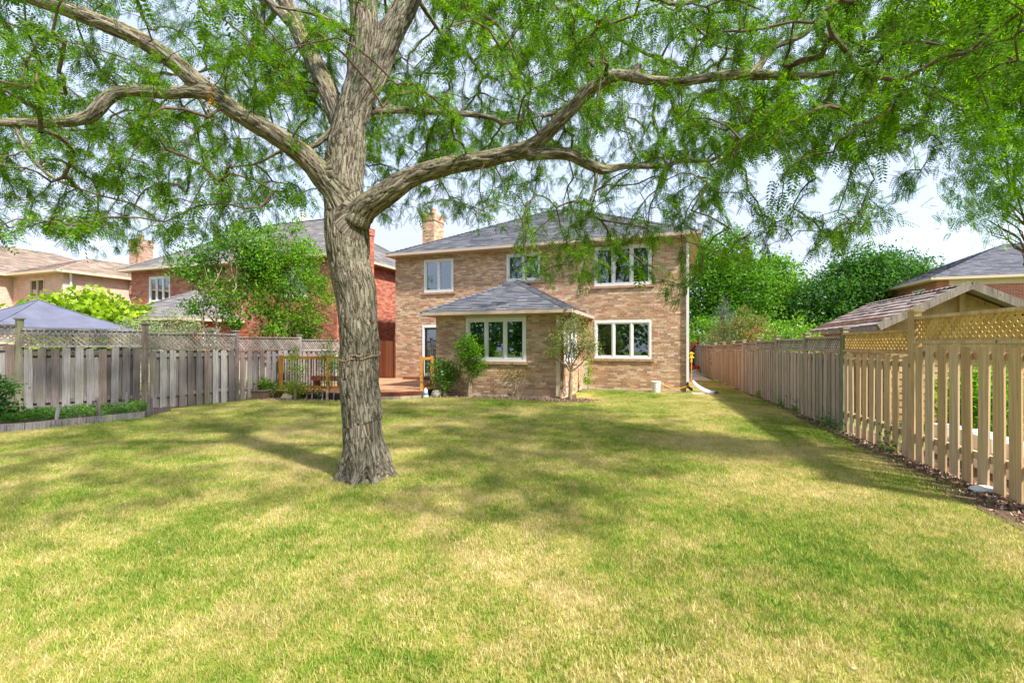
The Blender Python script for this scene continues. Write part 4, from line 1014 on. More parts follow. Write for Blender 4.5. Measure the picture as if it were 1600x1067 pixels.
# small blue and white ornament by the deck end
ob = thing('garden_ornament', 'small blue and white ornament on the grass at the deck corner', 'ornament', (-2.62, 13.98, 0))
MB().lathe([(.06, 0), (.09, .04), (.07, .12), (.05, .16), (.065, .22), (.045, .28), (.01, .31)], 12).build('body', 'white_vinyl', ob, smooth=True)
MB().lathe([(.075, .10), (.083, .13), (.07, .17)], 12).build('band', 'blue_plastic', ob, smooth=True)
# black landscape edging by deck
ed = thing('landscape_edging', 'black plastic edging with pale pegs in front of the deck', 'edging')
ep = [(-6.5, 13.85), (-5.9, 13.6), (-5.2, 13.45), (-4.5, 13.42)]
for a, b in zip(ep[:-1], ep[1:]): MB().bar(a + (.09,), b + (.09,), .012, .17).build('strip', 'black_plastic', ed)
for k, p in enumerate(ep + [(-5.55, 13.5), (-4.85, 13.4)]): MB().bar((p[0], p[1] - .03, 0), (p[0] + .02, p[1] - .03, .22), .03, .02).build('peg', 'grey_board', ed)
# bicycle and red wagon at the far gate
BK = thing('bicycle', 'bicycle standing at the far gate past the house corner', 'bicycle', (9.45, 26.6, 0), 1.1)
for k, x in enumerate((-.5, .5)):
    m = MB(); pts = [(x + .32 * math.cos(a), 0, .34 + .32 * math.sin(a)) for a in np.linspace(0, 2 * math.pi, 25)]; m.tube(pts, .02, 6, False); wo = m.build('wheel', 'black_plastic', BK)
    q = MB(); [q.bar((x, 0, .34), (x + .31 * math.cos(a), 0, .34 + .31 * math.sin(a)), .006, .006) for a in np.linspace(0, 2 * math.pi, 13)[:-1]]; q.build('spoke', 'chrome', wo)
m = MB()
for a, b in (((-.5, 0, .34), (-.05, 0, .32)), ((-.5, 0, .34), (-.2, 0, .78)), ((-.05, 0, .32), (-.22, 0, .85)), ((-.05, 0, .32), (.36, 0, .78)), ((-.2, 0, .78), (.36, 0, .82)), ((.5, 0, .34), (.33, 0, .95))): m.tube([a, b], .017, 8)
m.build('frame', 'white_metal', BK)
MB().tube([(.30, -.28, .98), (.33, -.1, .97), (.33, .1, .97), (.30, .28, .98)], .014, 8).build('handlebar', 'chrome', BK)
MB().box(-.36, -.10, -.06, .06, .86, .92).build('saddle', 'black_plastic', BK)
WG = thing('wagon', 'small red wagon beside the far end of the right fence', 'wagon', (10.25, 25.6, 0), .2)
m = MB().box(-.35, .35, -.2, .2, .25, .27); m.box(-.35, .35, -.2, -.18, .27, .42); m.box(-.35, .35, .18, .2, .27, .42); m.box(-.35, -.33, -.18, .18, .27, .42); m.box(.33, .35, -.18, .18, .27, .42); m.build('tub', 'red_paint', WG)
for x in (-.25, .25):
    for y in (-.23, .23): MB().tube([(x, y - .025, .12), (x, y + .025, .12)], .12, 14).build('wheel', 'white_metal', WG)
MB().tube([(-.35, 0, .2), (-.75, 0, .55)], .012, 6).build('handle', 'dark_metal', WG)
# white stone edging seen through the near fence
for k in range(6):
    y = 4.7 + k * .42; o = MB().box(-.18, .18, -.15, .15, 0, .26).build('edging_stone', 'pale_stone', None, loc=(FX(y) + .75 + .05 * math.sin(k * 2), y, 0), rotz=1.3 + .05 * math.sin(k))
    tag(o, ('white edging block nearest the viewer', 'second white edging block from the near end', 'third white edging block from the near end', 'fourth white edging block from the near end', 'fifth white edging block from the near end', 'white edging block farthest along the row')[k] + ', behind the tan fence', 'edging block', 'white edging blocks behind the near fence'); MB().box(-.18, .18, -.15, .15, .26, .44).build('top_course', 'pale_stone', o, loc=(.02, .01, .002))
# ------------------------------------------------------------------ the honey locust
def U(x, y, Y): return Vector(((x - CX) / FPX * Y, Y, CAMZ + (HY - y) / FPX * Y))
def limb(rows):
    """rows of (x, y, depth, width): a limb's path and thickness"""
    P = [U(a, b, c) for a, b, c, d in rows]; Rr = [d / 2 / FPX * c * (.95 if d > 55 else .86) for a, b, c, d in rows]; return P, Rr
LT = thing('locust_tree', 'large honey locust with thick leaning trunk and spreading limbs in the middle of the lawn', 'tree', (-1.80, 5.70, 0))
limbs = [
    limb([(572, 765, 5.7, 92), (571, 745, 5.7, 82), (571, 725, 5.7, 72), (570, 696, 5.7, 66), (567, 640, 5.7, 62), (564, 594, 5.7, 61), (559, 493, 5.7, 62), (546, 392, 5.7, 66), (540, 341, 5.7, 68), (536, 290, 5.7, 64), (543, 223, 5.7, 58), (551, 180, 5.72, 52), (560, 127, 5.74, 46), (566, 64, 5.74, 50), (567, 0, 5.74, 47), (566, -120, 5.8, 38), (575, -300, 6.1, 22)]),
    limb([(560, 190, 5.72, 30), (572, 150, 5.72, 36), (594, 96, 5.82, 42), (615, 50, 5.86, 42), (638, 0, 5.9, 42), (675, -80, 5.9, 34), (740, -220, 5.1, 24), (830, -380, 4.8, 14)]),
    limb([(540, 215, 5.8, 34), (520, 160, 5.9, 36), (500, 115, 6.0, 33), (478, 70, 6.1, 30), (462, 36, 6.2, 29), (444, 0, 6.3, 26), (400, -80, 6.5, 22), (330, -200, 6.8, 14)]),
    limb([(474, 62, 6.15, 16), (446, 32, 6.2, 18), (425, 12, 6.2, 15), (400, -4, 6.3, 13), (340, -30, 6.4, 9), (260, -60, 6.6, 6)]),
    limb([(535, 318, 5.65, 46), (510, 284, 5.6, 44), (480, 246, 5.5, 38), (446, 220, 5.4, 35), (382, 182, 5.25, 33), (319, 134, 5.1, 34), (271, 96, 5.0, 30), (223, 67, 4.9, 28), (159, 38, 4.8, 27), (96, 13, 4.7, 24), (40, -5, 4.6, 21), (-60, -40, 4.5, 16), (-200, -90, 4.4, 9)]),
    limb([(325, 145, 5.1, 24), (300, 143, 5.05, 21), (260, 145, 5.0, 20), (220, 142, 4.95, 20), (190, 144, 4.9, 20), (168, 156, 4.85, 22), (148, 178, 4.8, 21), (128, 187, 4.75, 20), (96, 190, 4.7, 18), (32, 191, 4.6, 16), (-10, 190, 4.5, 15), (-100, 178, 4.4, 11), (-200, 160, 4.3, 6)]),
    limb([(560, 350, 5.62, 48), (578, 322, 5.55, 46), (598, 305, 5.5, 42), (620, 290, 5.45, 40), (655, 274, 5.4, 36), (719, 257, 5.3, 31), (782, 243, 5.2, 30), (824, 232, 5.15, 28), (850, 213, 5.1, 25), (896, 166, 5.0, 24), (927, 137, 4.95, 22), (962, 119, 4.9, 20), (991, 121, 4.85, 18), (1023, 128, 4.8, 17), (1071, 129, 4.75, 17), (1119, 120, 4.7, 17), (1176, 115, 4.65, 17), (1230, 119, 4.6, 14), (1278, 117, 4.5, 12), (1330, 108, 4.45, 9), (1400, 84, 4.4, 6), (1470, 60, 4.3, 4)]),
    limb([(982, 124, 4.86, 15), (996, 108, 4.83, 13), (1001, 99, 4.8, 9)]),
    limb([(1170, 118, 4.65, 13), (1186, 103, 4.7, 13), (1208, 76, 4.75, 12), (1256, 54, 4.8, 11), (1276, 32, 4.85, 9), (1300, 4, 4.9, 8), (1330, -50, 5.0, 5)]),
    limb([(1272, 40, 4.85, 8), (1292, 56, 4.8, 8), (1312, 68, 4.75, 8), (1334, 66, 4.7, 6), (1370, 84, 4.6, 4)]),
    limb([(822, 240, 5.15, 22), (850, 238, 5.2, 22), (880, 239, 5.25, 22), (905, 248, 5.3, 21), (925, 260, 5.35, 19), (945, 267, 5.4, 17), (978, 260, 5.5, 12), (1039, 259, 5.6, 9), (1064, 250, 5.65, 9), (1106, 252, 5.7, 8), (1135, 235, 5.8, 6), (1152, 208, 5.9, 5), (1175, 190, 6.0, 3)]),
    limb([(565, 176, 5.8, 16), (610, 172, 6.0, 15), (655, 174, 6.2, 13), (719, 178, 6.5, 10), (766, 184, 6.8, 9), (786, 193, 6.9, 8), (814, 188, 7.1, 6), (849, 180, 7.4, 4)]),
    limb([(550, 54, 5.75, 9), (521, 35, 5.7, 10), (489, 21, 5.6, 9), (467, 17, 5.5, 7), (430, 12, 5.4, 5)]),
    limb([(524, 140, 6.0, 9), (505, 142, 6.0, 8), (448, 139, 6.2, 7), (424, 148, 6.3, 6), (421, 168, 6.3, 5), (426, 192, 6.3, 4)]),
    limb([(524, 196, 5.75, 12), (505, 218, 5.7, 11), (480, 233, 5.65, 9), (440, 236, 5.7, 7), (400, 256, 5.8, 5), (350, 262, 6.0, 4)]),
    limb([(411, 4, 6.3, 9), (411, 24, 6.3, 9), (405, 60, 6.2, 8), (385, 76, 6.2, 7), (354, 85, 6.1, 4)]),
    limb([(25, 195, 4.6, 8), (35, 222, 4.6, 8), (52, 250, 4.65, 8), (86, 280, 4.7, 7), (130, 297, 4.8, 5), (165, 308, 4.9, 4)]),
    limb([(660, -60, 5.45, 13), (700, -28, 5.5, 12), (725, 0, 5.6, 10), (760, 28, 5.7, 9), (782, 45, 5.8, 8), (800, 80, 5.9, 7), (814, 111, 6.0, 6), (852, 153, 6.1, 4)]),
    limb([(760, -200, 5.1, 20), (880, -90, 5.0, 15), (960, -25, 5.0, 12), (1017, -2, 5.0, 10), (1064, 6, 5.0, 9), (1110, -10, 5.0, 7), (1170, -60, 5.0, 5)]),
    limb([(1058, 6, 5.0, 7), (1070, 24, 5.0, 7), (1093, 48, 5.0, 6), (1122, 73, 5.0, 5), (1160, 78, 5.05, 3)]),
    limb([(1040, -300, 4.7, 12), (1180, -150, 4.6, 9), (1330, -40, 4.5, 7), (1440, 20, 4.4, 5), (1520, 60, 4.4, 3)]),
    limb([(932, 268, 5.38, 8), (930, 290, 5.3, 7), (921, 320, 5.2, 5), (915, 350, 5.1, 4)]),
]
# limbs that leave the frame over the viewer's head and to the back, for the crown's other sides
limbs += [([Vector(a) for a in pts], r) for pts, r in (
    ([(-1.8, 5.8, 6.2), (-1.7, 7.2, 7.3), (-1.3, 8.6, 7.4), (-.8, 10.2, 7.9)], [.06, .05, .035, .02]),
    ([(-1.8, 5.8, 6.1), (-3.2, 7.0, 7.1), (-4.8, 8.2, 6.8), (-6.4, 9.3, 7.1)], [.06, .045, .035, .02]),
    ([(-1.8, 5.7, 6.2), (.2, 7.2, 7.4), (2.2, 8.6, 7.2), (4.0, 9.6, 7.2)], [.06, .045, .035, .02]),
    ([(-1.8, 5.7, 6.3), (-1.2, 4.2, 7.0), (-.8, 2.4, 7.0), (-.5, .4, 7.2)], [.06, .045, .035, .02]),
    ([(-1.8, 5.7, 6.2), (-3.4, 4.3, 7.0), (-4.8, 2.8, 7.1), (-6, 1.6, 7.2)], [.06, .045, .035, .02]))]
for k, a in enumerate((.15, .9, 1.9, 2.8, 3.7, 4.6, 5.4)):      # root flare
    b = Vector((-1.80, 5.70, .0)); d = Vector((math.cos(a), math.sin(a), 0)); l = .40 + .06 * math.sin(k * 3.1)
    limbs.append(([b + d * .08 + Vector((0, 0, .52)), b + d * .20 + Vector((0, 0, .20)), b + d * l * .72 + Vector((0, 0, .045)), b + d * l + Vector((0, 0, -.06))], [.10, .105, .07, .03]))
def smooth_path(P, Rr, k=5):
    oP, oR = [], []
    n = len(P)
    for i in range(n - 1):
        p0, p1, p2, p3 = P[max(i - 1, 0)], P[i], P[i + 1], P[min(i + 2, n - 1)]
        for j in range(k):
            t = j / k; t2, t3 = t * t, t * t * t
            oP.append(.5 * ((2 * p1) + (p2 - p0) * t + (2 * p0 - 5 * p1 + 4 * p2 - p3) * t2 + (-p0 + 3 * p1 - 3 * p2 + p3) * t3)); oR.append(Rr[i] + (Rr[i + 1] - Rr[i]) * t)
    oP.append(P[-1]); oR.append(Rr[-1]); return oP, oR
m = MB(); samp = []                                             # samples: pos, radius, tangent, arclength
for li, (P, Rr) in enumerate(limbs):
    P, Rr = smooth_path(P, Rr)
    P = [p + Vector([noise.noise(p * 1.7 + Vector((9 * c, li, 0))) for c in range(3)]) * min(.05, r * .35) for p, r in zip(P, Rr)]
    m.tube(P, Rr, 14); s_ = 0
    for i in range(len(P) - 1):
        t = P[i + 1] - P[i]; l = t.length; k = max(1, int(l / .025))
        for j in range(k):
            f = j / k; samp.append((P[i].lerp(P[i + 1], f), Rr[i] + (Rr[i + 1] - Rr[i]) * f, t / max(l, 1e-6), s_ + l * f, li))
        s_ += l
me = m.mesh('trunk_raw'); ob = bpy.data.objects.new('trunk_raw', me); COL.objects.link(ob)
rm = ob.modifiers.new('r', 'REMESH'); rm.mode = 'VOXEL'; rm.voxel_size = .013; rm.use_smooth_shade = True
sm = ob.modifiers.new('s', 'SMOOTH'); sm.factor = .6; sm.iterations = 6
dg = bpy.context.evaluated_depsgraph_get(); dg.update()
me2 = bpy.data.meshes.new_from_object(ob.evaluated_get(dg)); bpy.data.objects.remove(ob)
kd = KDTree(len(samp))
for i, x in enumerate(samp): kd.insert(x[0], i)
kd.balance()
nv = len(me2.vertices); co = np.empty(nv * 3); me2.vertices.foreach_get('co', co); co = co.reshape(-1, 3)
no = np.empty(nv * 3); me2.vertex_normals.foreach_get('vector', no); no = no.reshape(-1, 3)
att = np.zeros((nv, 3), np.float32); fur = np.zeros(nv, np.float32); new = co.copy()
for i in range(nv):
    p = Vector(co[i]); _, j, dist = kd.find(p); c, r, t, s_, li = samp[j]
    ref = Vector((0, 1, 0)) if abs(t.y) < .8 else Vector((0, 0, 1))
    e1 = (ref - t * t.dot(ref)).normalized(); e2 = t.cross(e1); d = p - c
    rr_ = max(r, .02); ang = math.atan2(d.dot(e1), d.dot(e2)) * rr_
    # walk on a cylinder in 3D so that the pattern closes round the limb
    q = Vector((math.cos(ang / rr_) * rr_, math.sin(ang / rr_) * rr_, 0))
    wv = noise.noise(Vector((q.x * 5, q.y * 5, s_ * 2.1 + li * 7))) * .045
    a_ = Vector((q.x * 29 + wv * 30, q.y * 29 - wv * 22, s_ * 3.6 + li * 11))
    n1 = 1 - abs(noise.noise(a_)) * 2.3; n2 = noise.noise(a_ * 2.3 + Vector((3, 1, 4)))
    plate = noise.noise(Vector((q.x * 12, q.y * 12, s_ * 9 + li * 3)))
    f = max(0.0, n1) ** 2.2                                     # 1 in the cracks
    f = min(1, f * (1 + .5 * plate)); amp = min(.015, r * .14)
    big = noise.noise(p * 2.6) * min(.035, r * .14)
    new[i] = co[i] + no[i] * (amp * (.35 - f * 1.15 + .35 * n2 + .25 * plate) + big)
    att[i] = (q.x + li, q.y, s_); fur[i] = 1 - f
me2.vertices.foreach_set('co', new.ravel())
a = me2.attributes.new('bark', 'FLOAT_VECTOR', 'POINT'); a.data.foreach_set('vector', att.ravel())
a = me2.attributes.new('furrow', 'FLOAT', 'POINT'); a.data.foreach_set('value', fur)
me2.materials.clear(); me2.shade_smooth(); me2.name = 'trunk'
tr = link('trunk', me2, 'bark', LT, smooth=True); tr.location = -Vector(LT.location)
# ---- twigs: points spread through the crown, each tied to the nearest wood
low_x = [-200, 0, 60, 130, 300, 380, 470, 560, 640, 700, 780, 815, 860, 900, 960, 1010, 1065, 1100, 1200, 1300, 1400, 1450, 1480, 1530, 1700]
low_y = [380, 375, 360, 395, 400, 350, 330, 350, 340, 355, 372, 400, 450, 448, 420, 462, 478, 430, 400, 395, 340, 250, 215, 190, 150]
T0 = Vector((-1.8, 5.7, 0))
SP = np.array([(CX + FPX * s_[0].x / max(s_[0].y, .3), HY - (s_[0].z - CAMZ) * FPX / max(s_[0].y, .3), s_[0].y, s_[1] * FPX / max(s_[0].y, .3)) for s_ in samp[::4] if s_[1] > .05 and s_[0].y > 1])
pts = []
def proj(p): return CX + FPX * p.x / p.y, HY - (p.z - CAMZ) * FPX / p.y
tries = 0; NT = 4300
while len(pts) < NT and tries < 200000:
    tries += 1
    p = Vector((random.uniform(-9.5, 6.5), random.uniform(1.2, 13), random.uniform(2.1, 9.0)))
    rad = math.hypot(p.x - T0.x, p.y - T0.y)
    if rad > 8.3 or rad < .6: continue
    if p.z > 9.2 - (rad / 8.3) ** 2 * 3.0: continue
    if (p - Vector((0, 0, CAMZ))).length < 3.3: continue
    x, y = proj(p)
    if not (-150 < x < 1750 and -140 < y): continue
    lo = np.interp(x, low_x, low_y) + 12 * noise.noise(Vector((x * .02, 0, 3)))
    if y > lo: continue
    if 640 < x < 1260 and y > 285 and random.random() < .42: continue
    # drooping fringe only on the near side of the crown
    if y > 250 and p.y > 7.6 and random.random() < .7: continue
    cl = noise.noise(p * .95) + .5 * noise.noise(p * 2.3)
    if cl < -.02 + .10 * random.random() - (.40 if x > 1150 and y < 240 else 0): continue
    if random.random() < .93:
        if np.any((np.hypot(SP[:, 0] - x, SP[:, 1] - y) < SP[:, 3] + 16) & (p.y < SP[:, 2] + .15)): continue
    # keep the trunk's foot of the crown clear
    if rad < 1.7 and p.z < 3.6: continue
    if p.z < 3.2 and 420 < x < 800 and y > 345: continue
    pts.append(p)
vis_n = len(pts)
while len(pts) < vis_n + 400:
    p = Vector((random.uniform(-9.5, 6.5), random.uniform(-2.4, 13), random.uniform(3.0, 9.4))); rad = math.hypot(p.x - T0.x, p.y - T0.y)
    if rad > 8.3 or p.z > 9.4 - (rad / 8.3) ** 2 * 3.0 or (p - Vector((0, 0, CAMZ))).length < 3.0: continue
    if p.y > .5:
        x, y = proj(p)
        if -150 < x < 1750 and y > -140: continue
    pts.append(p)
is_vis = [i < vis_n for i in range(len(pts))]
NP = [s_[0] for s_ in samp if s_[1] < .14 and s_[0].z > 2.4][::5]; base_n = len(NP)
maxn = base_n + len(pts) * 4 + 10; A = np.zeros((maxn, 3)); A[:base_n] = [tuple(p) for p in NP]; cnt = base_n
par = np.full(maxn, -1); cost = np.zeros(maxn)
d0 = [min(np.linalg.norm(A[:base_n] - np.array(p), axis=1)) for p in pts]
order = sorted(range(len(pts)), key=lambda i: d0[i]); leafn = []
for i in order:
    p = np.array(pts[i]); dd = np.linalg.norm(A[:cnt] - p, axis=1); c_ = dd + cost[:cnt] * .22
    # wood reaches outwards and upwards rather than back
    j = int(np.argmin(c_)); a = A[j]; l = dd[j]
    k = 3; prev = j; side = RNG.normal(size=3); side *= .10 * l / (np.linalg.norm(side) + 1e-9)
    for q in range(1, k + 1):
        t = q / k; pos = a + (p - a) * t + side * math.sin(t * math.pi) + RNG.normal(size=3) * .012 + (np.array([0, 0, .10]) * l * math.sin(t * math.pi))
        if q == k: pos = p
        A[cnt] = pos; par[cnt] = prev; cost[cnt] = cost[prev] + l / k; prev = cnt; cnt += 1
    leafn.append((prev, i))
wgt = np.zeros(cnt)
for n_, i in leafn: wgt[n_] = 1
for j in range(cnt - 1, base_n - 1, -1):
    wgt[j] = max(wgt[j], .5)
    if par[j] >= base_n: wgt[par[j]] += wgt[j]
rad_ = np.minimum(.0030 * wgt ** .46 + .0006, .026)
tv, tf = [], []; m = MB()
for j in range(base_n, cnt):
    a, b = Vector(A[par[j]]), Vector(A[j]); ra = rad_[par[j]] if par[j] >= base_n else rad_[j] * 1.25; ra = min(ra, rad_[j] * 1.6)
    m.tube([a, b], [ra, rad_[j]], 4 if rad_[j] < .008 else 6, False)
o = m.build('twig', 'twig', LT, smooth=True, kind='stuff'); o.location = -Vector(LT.location)
# ---- compound leaves
def leaf_unit(npair, L_=1.0):
    vs, qs = [], []
    for i in range(npair):
        t = .12 + .86 * i / (npair - 1); zz = -.22 * t * t
        ll = .23 * (1 - .45 * abs(2 * t - 1) ** 2) * L_; wd = .075 * (9 / npair)
        for sg in (-1, 1):
            b = np.array([t, 0, zz]); d = np.array([.35, sg * .92, -.28]); d /= np.linalg.norm(d); s_ = np.array([1, 0, -.35]); s_ /= np.linalg.norm(s_)
            k = len(vs); vs += [b, b + d * ll * .5 + s_ * wd * .5, b + d * ll, b + d * ll * .5 - s_ * wd * .5]; qs.append((k, k + 1, k + 2, k + 3))
    k = len(vs); vs += [np.array([0, -.006, 0]), np.array([.5, -.006, -.055]), np.array([.5, .006, -.055]), np.array([0, .006, 0])]; qs.append((k, k + 1, k + 2, k + 3))
    return np.array(vs), np.array(qs)
def place_leaves(base, dirs, up, size, unit):
    V, Q = unit; n = len(base)
    X = dirs / np.linalg.norm(dirs, axis=1)[:, None]; Yv = np.cross(up, X); Yv /= np.linalg.norm(Yv, axis=1)[:, None] + 1e-9; Z = np.cross(X, Yv)
    W_ = (V[None, :, 0:1] * X[:, None] + V[None, :, 1:2] * Yv[:, None] + V[None, :, 2:3] * Z[:, None]) * size[:, None, None] + base[:, None]
    q = (Q[None] + (np.arange(n) * len(V))[:, None, None]).reshape(-1, 4)
    return W_.reshape(-1, 3), q
vis_b, vis_d, inv_b, inv_d = [], [], [], []
for n_, i in leafn:
    tip = A[n_]; p1 = A[par[n_]]; d = tip - p1; d /= np.linalg.norm(d) + 1e-9
    k = 14 if is_vis[i] else 8
    for q in range(k):
        f = RNG.uniform(-.2, 1.0); b = p1 + (tip - p1) * f * 1.25 + RNG.normal(size=3) * .03
        dr = d * .55 + RNG.normal(size=3) * .62 + np.array([0, 0, -.28])
        (vis_b if is_vis[i] else inv_b).append(b); (vis_d if is_vis[i] else inv_d).append(dr)
    if is_vis[i]:                                              # a few along the twig further back
        p2 = A[par[par[n_]]] if par[par[n_]] >= 0 else p1
        for q in range(5):
            b = p2 + (p1 - p2) * RNG.uniform(0, 1); vis_b.append(b); vis_d.append(d * .3 + RNG.normal(size=3) * .8 + np.array([0, 0, -.3]))
vb, vd = np.array(vis_b), np.array(vis_d); up = np.tile([0, 0, 1.0], (len(vb), 1)) + RNG.normal(size=(len(vb), 3)) * .35
def instancer(nm):
    """geometry nodes: the mesh's own first piece is set on its loose points"""
    ng = bpy.data.node_groups.new(nm, 'GeometryNodeTree')
    ng.interface.new_socket('Geometry', in_out='INPUT', socket_type='NodeSocketGeometry'); ng.interface.new_socket('Geometry', in_out='OUTPUT', socket_type='NodeSocketGeometry')
    gi, go = ng.nodes.new('NodeGroupInput'), ng.nodes.new('NodeGroupOutput')
    sg = ng.nodes.new('GeometryNodeSeparateGeometry'); sg.domain = 'POINT'
    def na(k, ty):
        n = ng.nodes.new('GeometryNodeInputNamedAttribute'); n.data_type = ty; n.inputs[0].default_value = k; return [s_ for s_ in n.outputs if s_.enabled][0]
    ng.links.new(gi.outputs[0], sg.inputs[0]); ng.links.new(na('is_pt', 'BOOLEAN'), sg.inputs['Selection'])
    ip = ng.nodes.new('GeometryNodeInstanceOnPoints')
    ng.links.new(sg.outputs[0], ip.inputs['Points']); ng.links.new(sg.outputs[1], ip.inputs['Instance'])
    ng.links.new(na('rot', 'FLOAT_VECTOR'), ip.inputs['Rotation']); ng.links.new(na('scl', 'FLOAT'), ip.inputs['Scale'])
    ng.links.new(ip.outputs[0], go.inputs[0]); return ng
GN = instancer('scatter')
def scattered(name, unit_v, unit_f, pts_, rots, scls, mat, parent=None):
    """one mesh: the piece to repeat followed by loose points carrying a turn and a size"""
    nu = len(unit_v); n = len(pts_); me = bpy.data.meshes.new(name)
    me.from_pydata([tuple(v) for v in unit_v] + [tuple(v) for v in pts_], [], [tuple(int(i) for i in f) for f in unit_f])
    a = me.attributes.new('is_pt', 'BOOLEAN', 'POINT'); a.data.foreach_set('value', np.r_[np.zeros(nu, bool), np.ones(n, bool)])
    a = me.attributes.new('rot', 'FLOAT_VECTOR', 'POINT'); a.data.foreach_set('vector', np.r_[np.zeros((nu, 3)), rots].astype(np.float32).ravel())
    a = me.attributes.new('scl', 'FLOAT', 'POINT'); a.data.foreach_set('value', np.r_[np.ones(nu), scls].astype(np.float32))
    o = link(name, me, mat, parent); md = o.modifiers.new('scatter', 'NODES'); md.node_group = GN; return o
def leaf_turns(dirs, up):
    X = dirs / np.linalg.norm(dirs, axis=1)[:, None]; Yv = np.cross(up, X); Yv /= np.linalg.norm(Yv, axis=1)[:, None] + 1e-9; Z = np.cross(X, Yv)
    return np.stack([np.arctan2(Yv[:, 2], Z[:, 2]), np.arcsin(np.clip(-X[:, 2], -1, 1)), np.arctan2(X[:, 1], X[:, 0])], 1)
off_ = np.array(LT.location)
ib, idd = np.array(inv_b), np.array(inv_d); B_all = np.concatenate([vb, ib]); D_all = np.concatenate([vd, idd])
sc_all = np.concatenate([RNG.uniform(.085, .185, len(vb)), RNG.uniform(.14, .20, len(ib))])
up = np.tile([0, 0, 1.0], (len(B_all), 1)) + RNG.normal(size=(len(B_all), 3)) * .35
UV_, UF_ = leaf_unit(8)
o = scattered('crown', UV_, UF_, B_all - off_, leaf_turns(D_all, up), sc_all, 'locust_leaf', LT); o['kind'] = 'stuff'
print('leaves', len(vb), len(ib), 'twig nodes', cnt)
# the hanging cluster of old seed pods on the left limb
c = np.array([U(330, 150, 5.05)]) ; pc = c + RNG.normal(size=(170, 3)) * np.array([.018, .018, .13]); v, q = leaf_cloud(pc, .03, .2, .5); o = link('seed_pods', np_mesh('seed_pods', v, q), 'pod', LT); o.location = -Vector(LT.location)
# twine round the trunk
def on_trunk(a, z, r=.250):
    i = min(range(0, len(samp), 3), key=lambda k: abs(samp[k][0].z - z) + (9 if samp[k][4] else 0)); c = samp[i][0]; return Vector((c.x + r * math.cos(a), c.y + r * math.sin(a), z))
tw = MB(); tw.tube([on_trunk(a, 1.50 + .05 * math.sin(a * 1.0 + .6) + .01 * math.sin(a * 7)) for a in np.linspace(0, 2 * math.pi, 40)], .005, 6, False)
kx = on_trunk(-1.35, 1.52, .262)
tw.tube([kx + Vector((.03 * math.cos(a) + .02, -.01, .022 * math.sin(a))) for a in np.linspace(0, 9, 24)], .007, 6)
tw.tube([kx, kx + Vector((-.09, .01, -.01)), kx + Vector((-.14, .02, -.08)), kx + Vector((-.155, .03, -.16))], .005, 6)
tag(tw.build('twine', 'rope', None, smooth=True), 'loop of brown twine tied round the big tree trunk', 'twine')
# ------------------------------------------------------------------ a second leafy tree whose boughs enter at the right edge
lob = []
for (x, y, Y, r_) in ((1570, 110, 5.2, .55), (1600, 190, 5.0, .55), (1570, 250, 5.3, .50), (1580, 320, 5.3, .36), (1540, 30, 5.4, .55), (1640, 60, 5.2, .8), (1650, 260, 5.2, .7), (1530, 175, 5.6, .30), (1545, 345, 5.4, .20)):
    p = U(x, y, Y) - Vector((8.4, 6.2, 0)); lob.append((p.x, p.y, p.z, r_ * 1.1, r_ * 1.1, r_ * .9))
tree('leafy_tree', 'bright green leafy boughs hanging in at the right edge of the picture', 'tree', (8.4, 6.2, 0), lob, 7500, .15, 'sunlit_leaf', .05, 'twig', clump=16, unit=leaf_unit(7))
# ------------------------------------------------------------------ trees and shrubs around
BT = 'leafy trees beyond the end of the right fence'
def TR(label, xpx, Y, top, lobes, n, sz, mat, tr_=.18, **k):
    x = (xpx - CX) / FPX * Y; return tree(k.pop('name', 'leafy_tree'), label, k.pop('cat', 'tree'), (x, Y, 0), lobes, n, sz, mat, tr_, **k)
TR('tall bright green tree right behind the corner of the brick house', 1120, 34, 0, [(-1.5, 0, 6.2, 2.6, 2.4, 2.6), (1.6, .3, 5.6, 2.4, 2.4, 2.4), (0, 0, 8.0, 2.2, 2.2, 1.9), (-2.6, 0, 3.6, 1.8, 1.8, 1.8), (1.0, -.8, 3.4, 2.2, 1.8, 1.9)], 24000, .25, 'mid_leaf', group=None)
TR('broad yellow green tree behind the middle of the far fence', 1205, 36, 0, [(-1.2, 0, 5.4, 2.6, 2.4, 2.4), (1.6, 0, 4.4, 2.4, 2.2, 2.2), (.2, .4, 7.0, 1.9, 1.9, 1.6), (2.6, -.3, 2.9, 1.9, 1.8, 1.7)], 20000, .25, 'bright_leaf')
TR('dark green layered tree to the left of the far right house', 1330, 33, 0, [(-1.6, 0, 4.8, 2.6, 2.2, 1.5), (.8, 0, 6.2, 2.6, 2.4, 1.4), (2.9, .3, 7.0, 2.4, 2.2, 1.1), (-2.9, 0, 3.3, 2.2, 2.0, 1.2), (1.2, 0, 3.8, 3.0, 2.2, 1.6), (.4, 0, 7.6, 1.8, 1.8, .9)], 25000, .23, 'dark_leaf', .25)
TR('rounded green tree whose top shows above the far right roof', 1410, 42, 0, [(0, 0, 6.3, 3.4, 3, 2.4), (2.6, 0, 6.8, 2.6, 2.4, 1.8), (-2.2, 0, 7.6, 2.4, 2.2, 1.8)], 12000, .26, 'mid_leaf')
TR('slim blue green spruce behind the far fence', 1132, 24, 0, [(0, 0, 1.4, 1.0, 1.0, .9), (0, 0, 2.5, .75, .75, .8), (0, 0, 3.4, .42, .42, .6), (0, 0, 4.0, .18, .18, .4)], 8000, .10, 'blue_needle', .10, name='spruce_tree', aspect=.18, shell=.3)
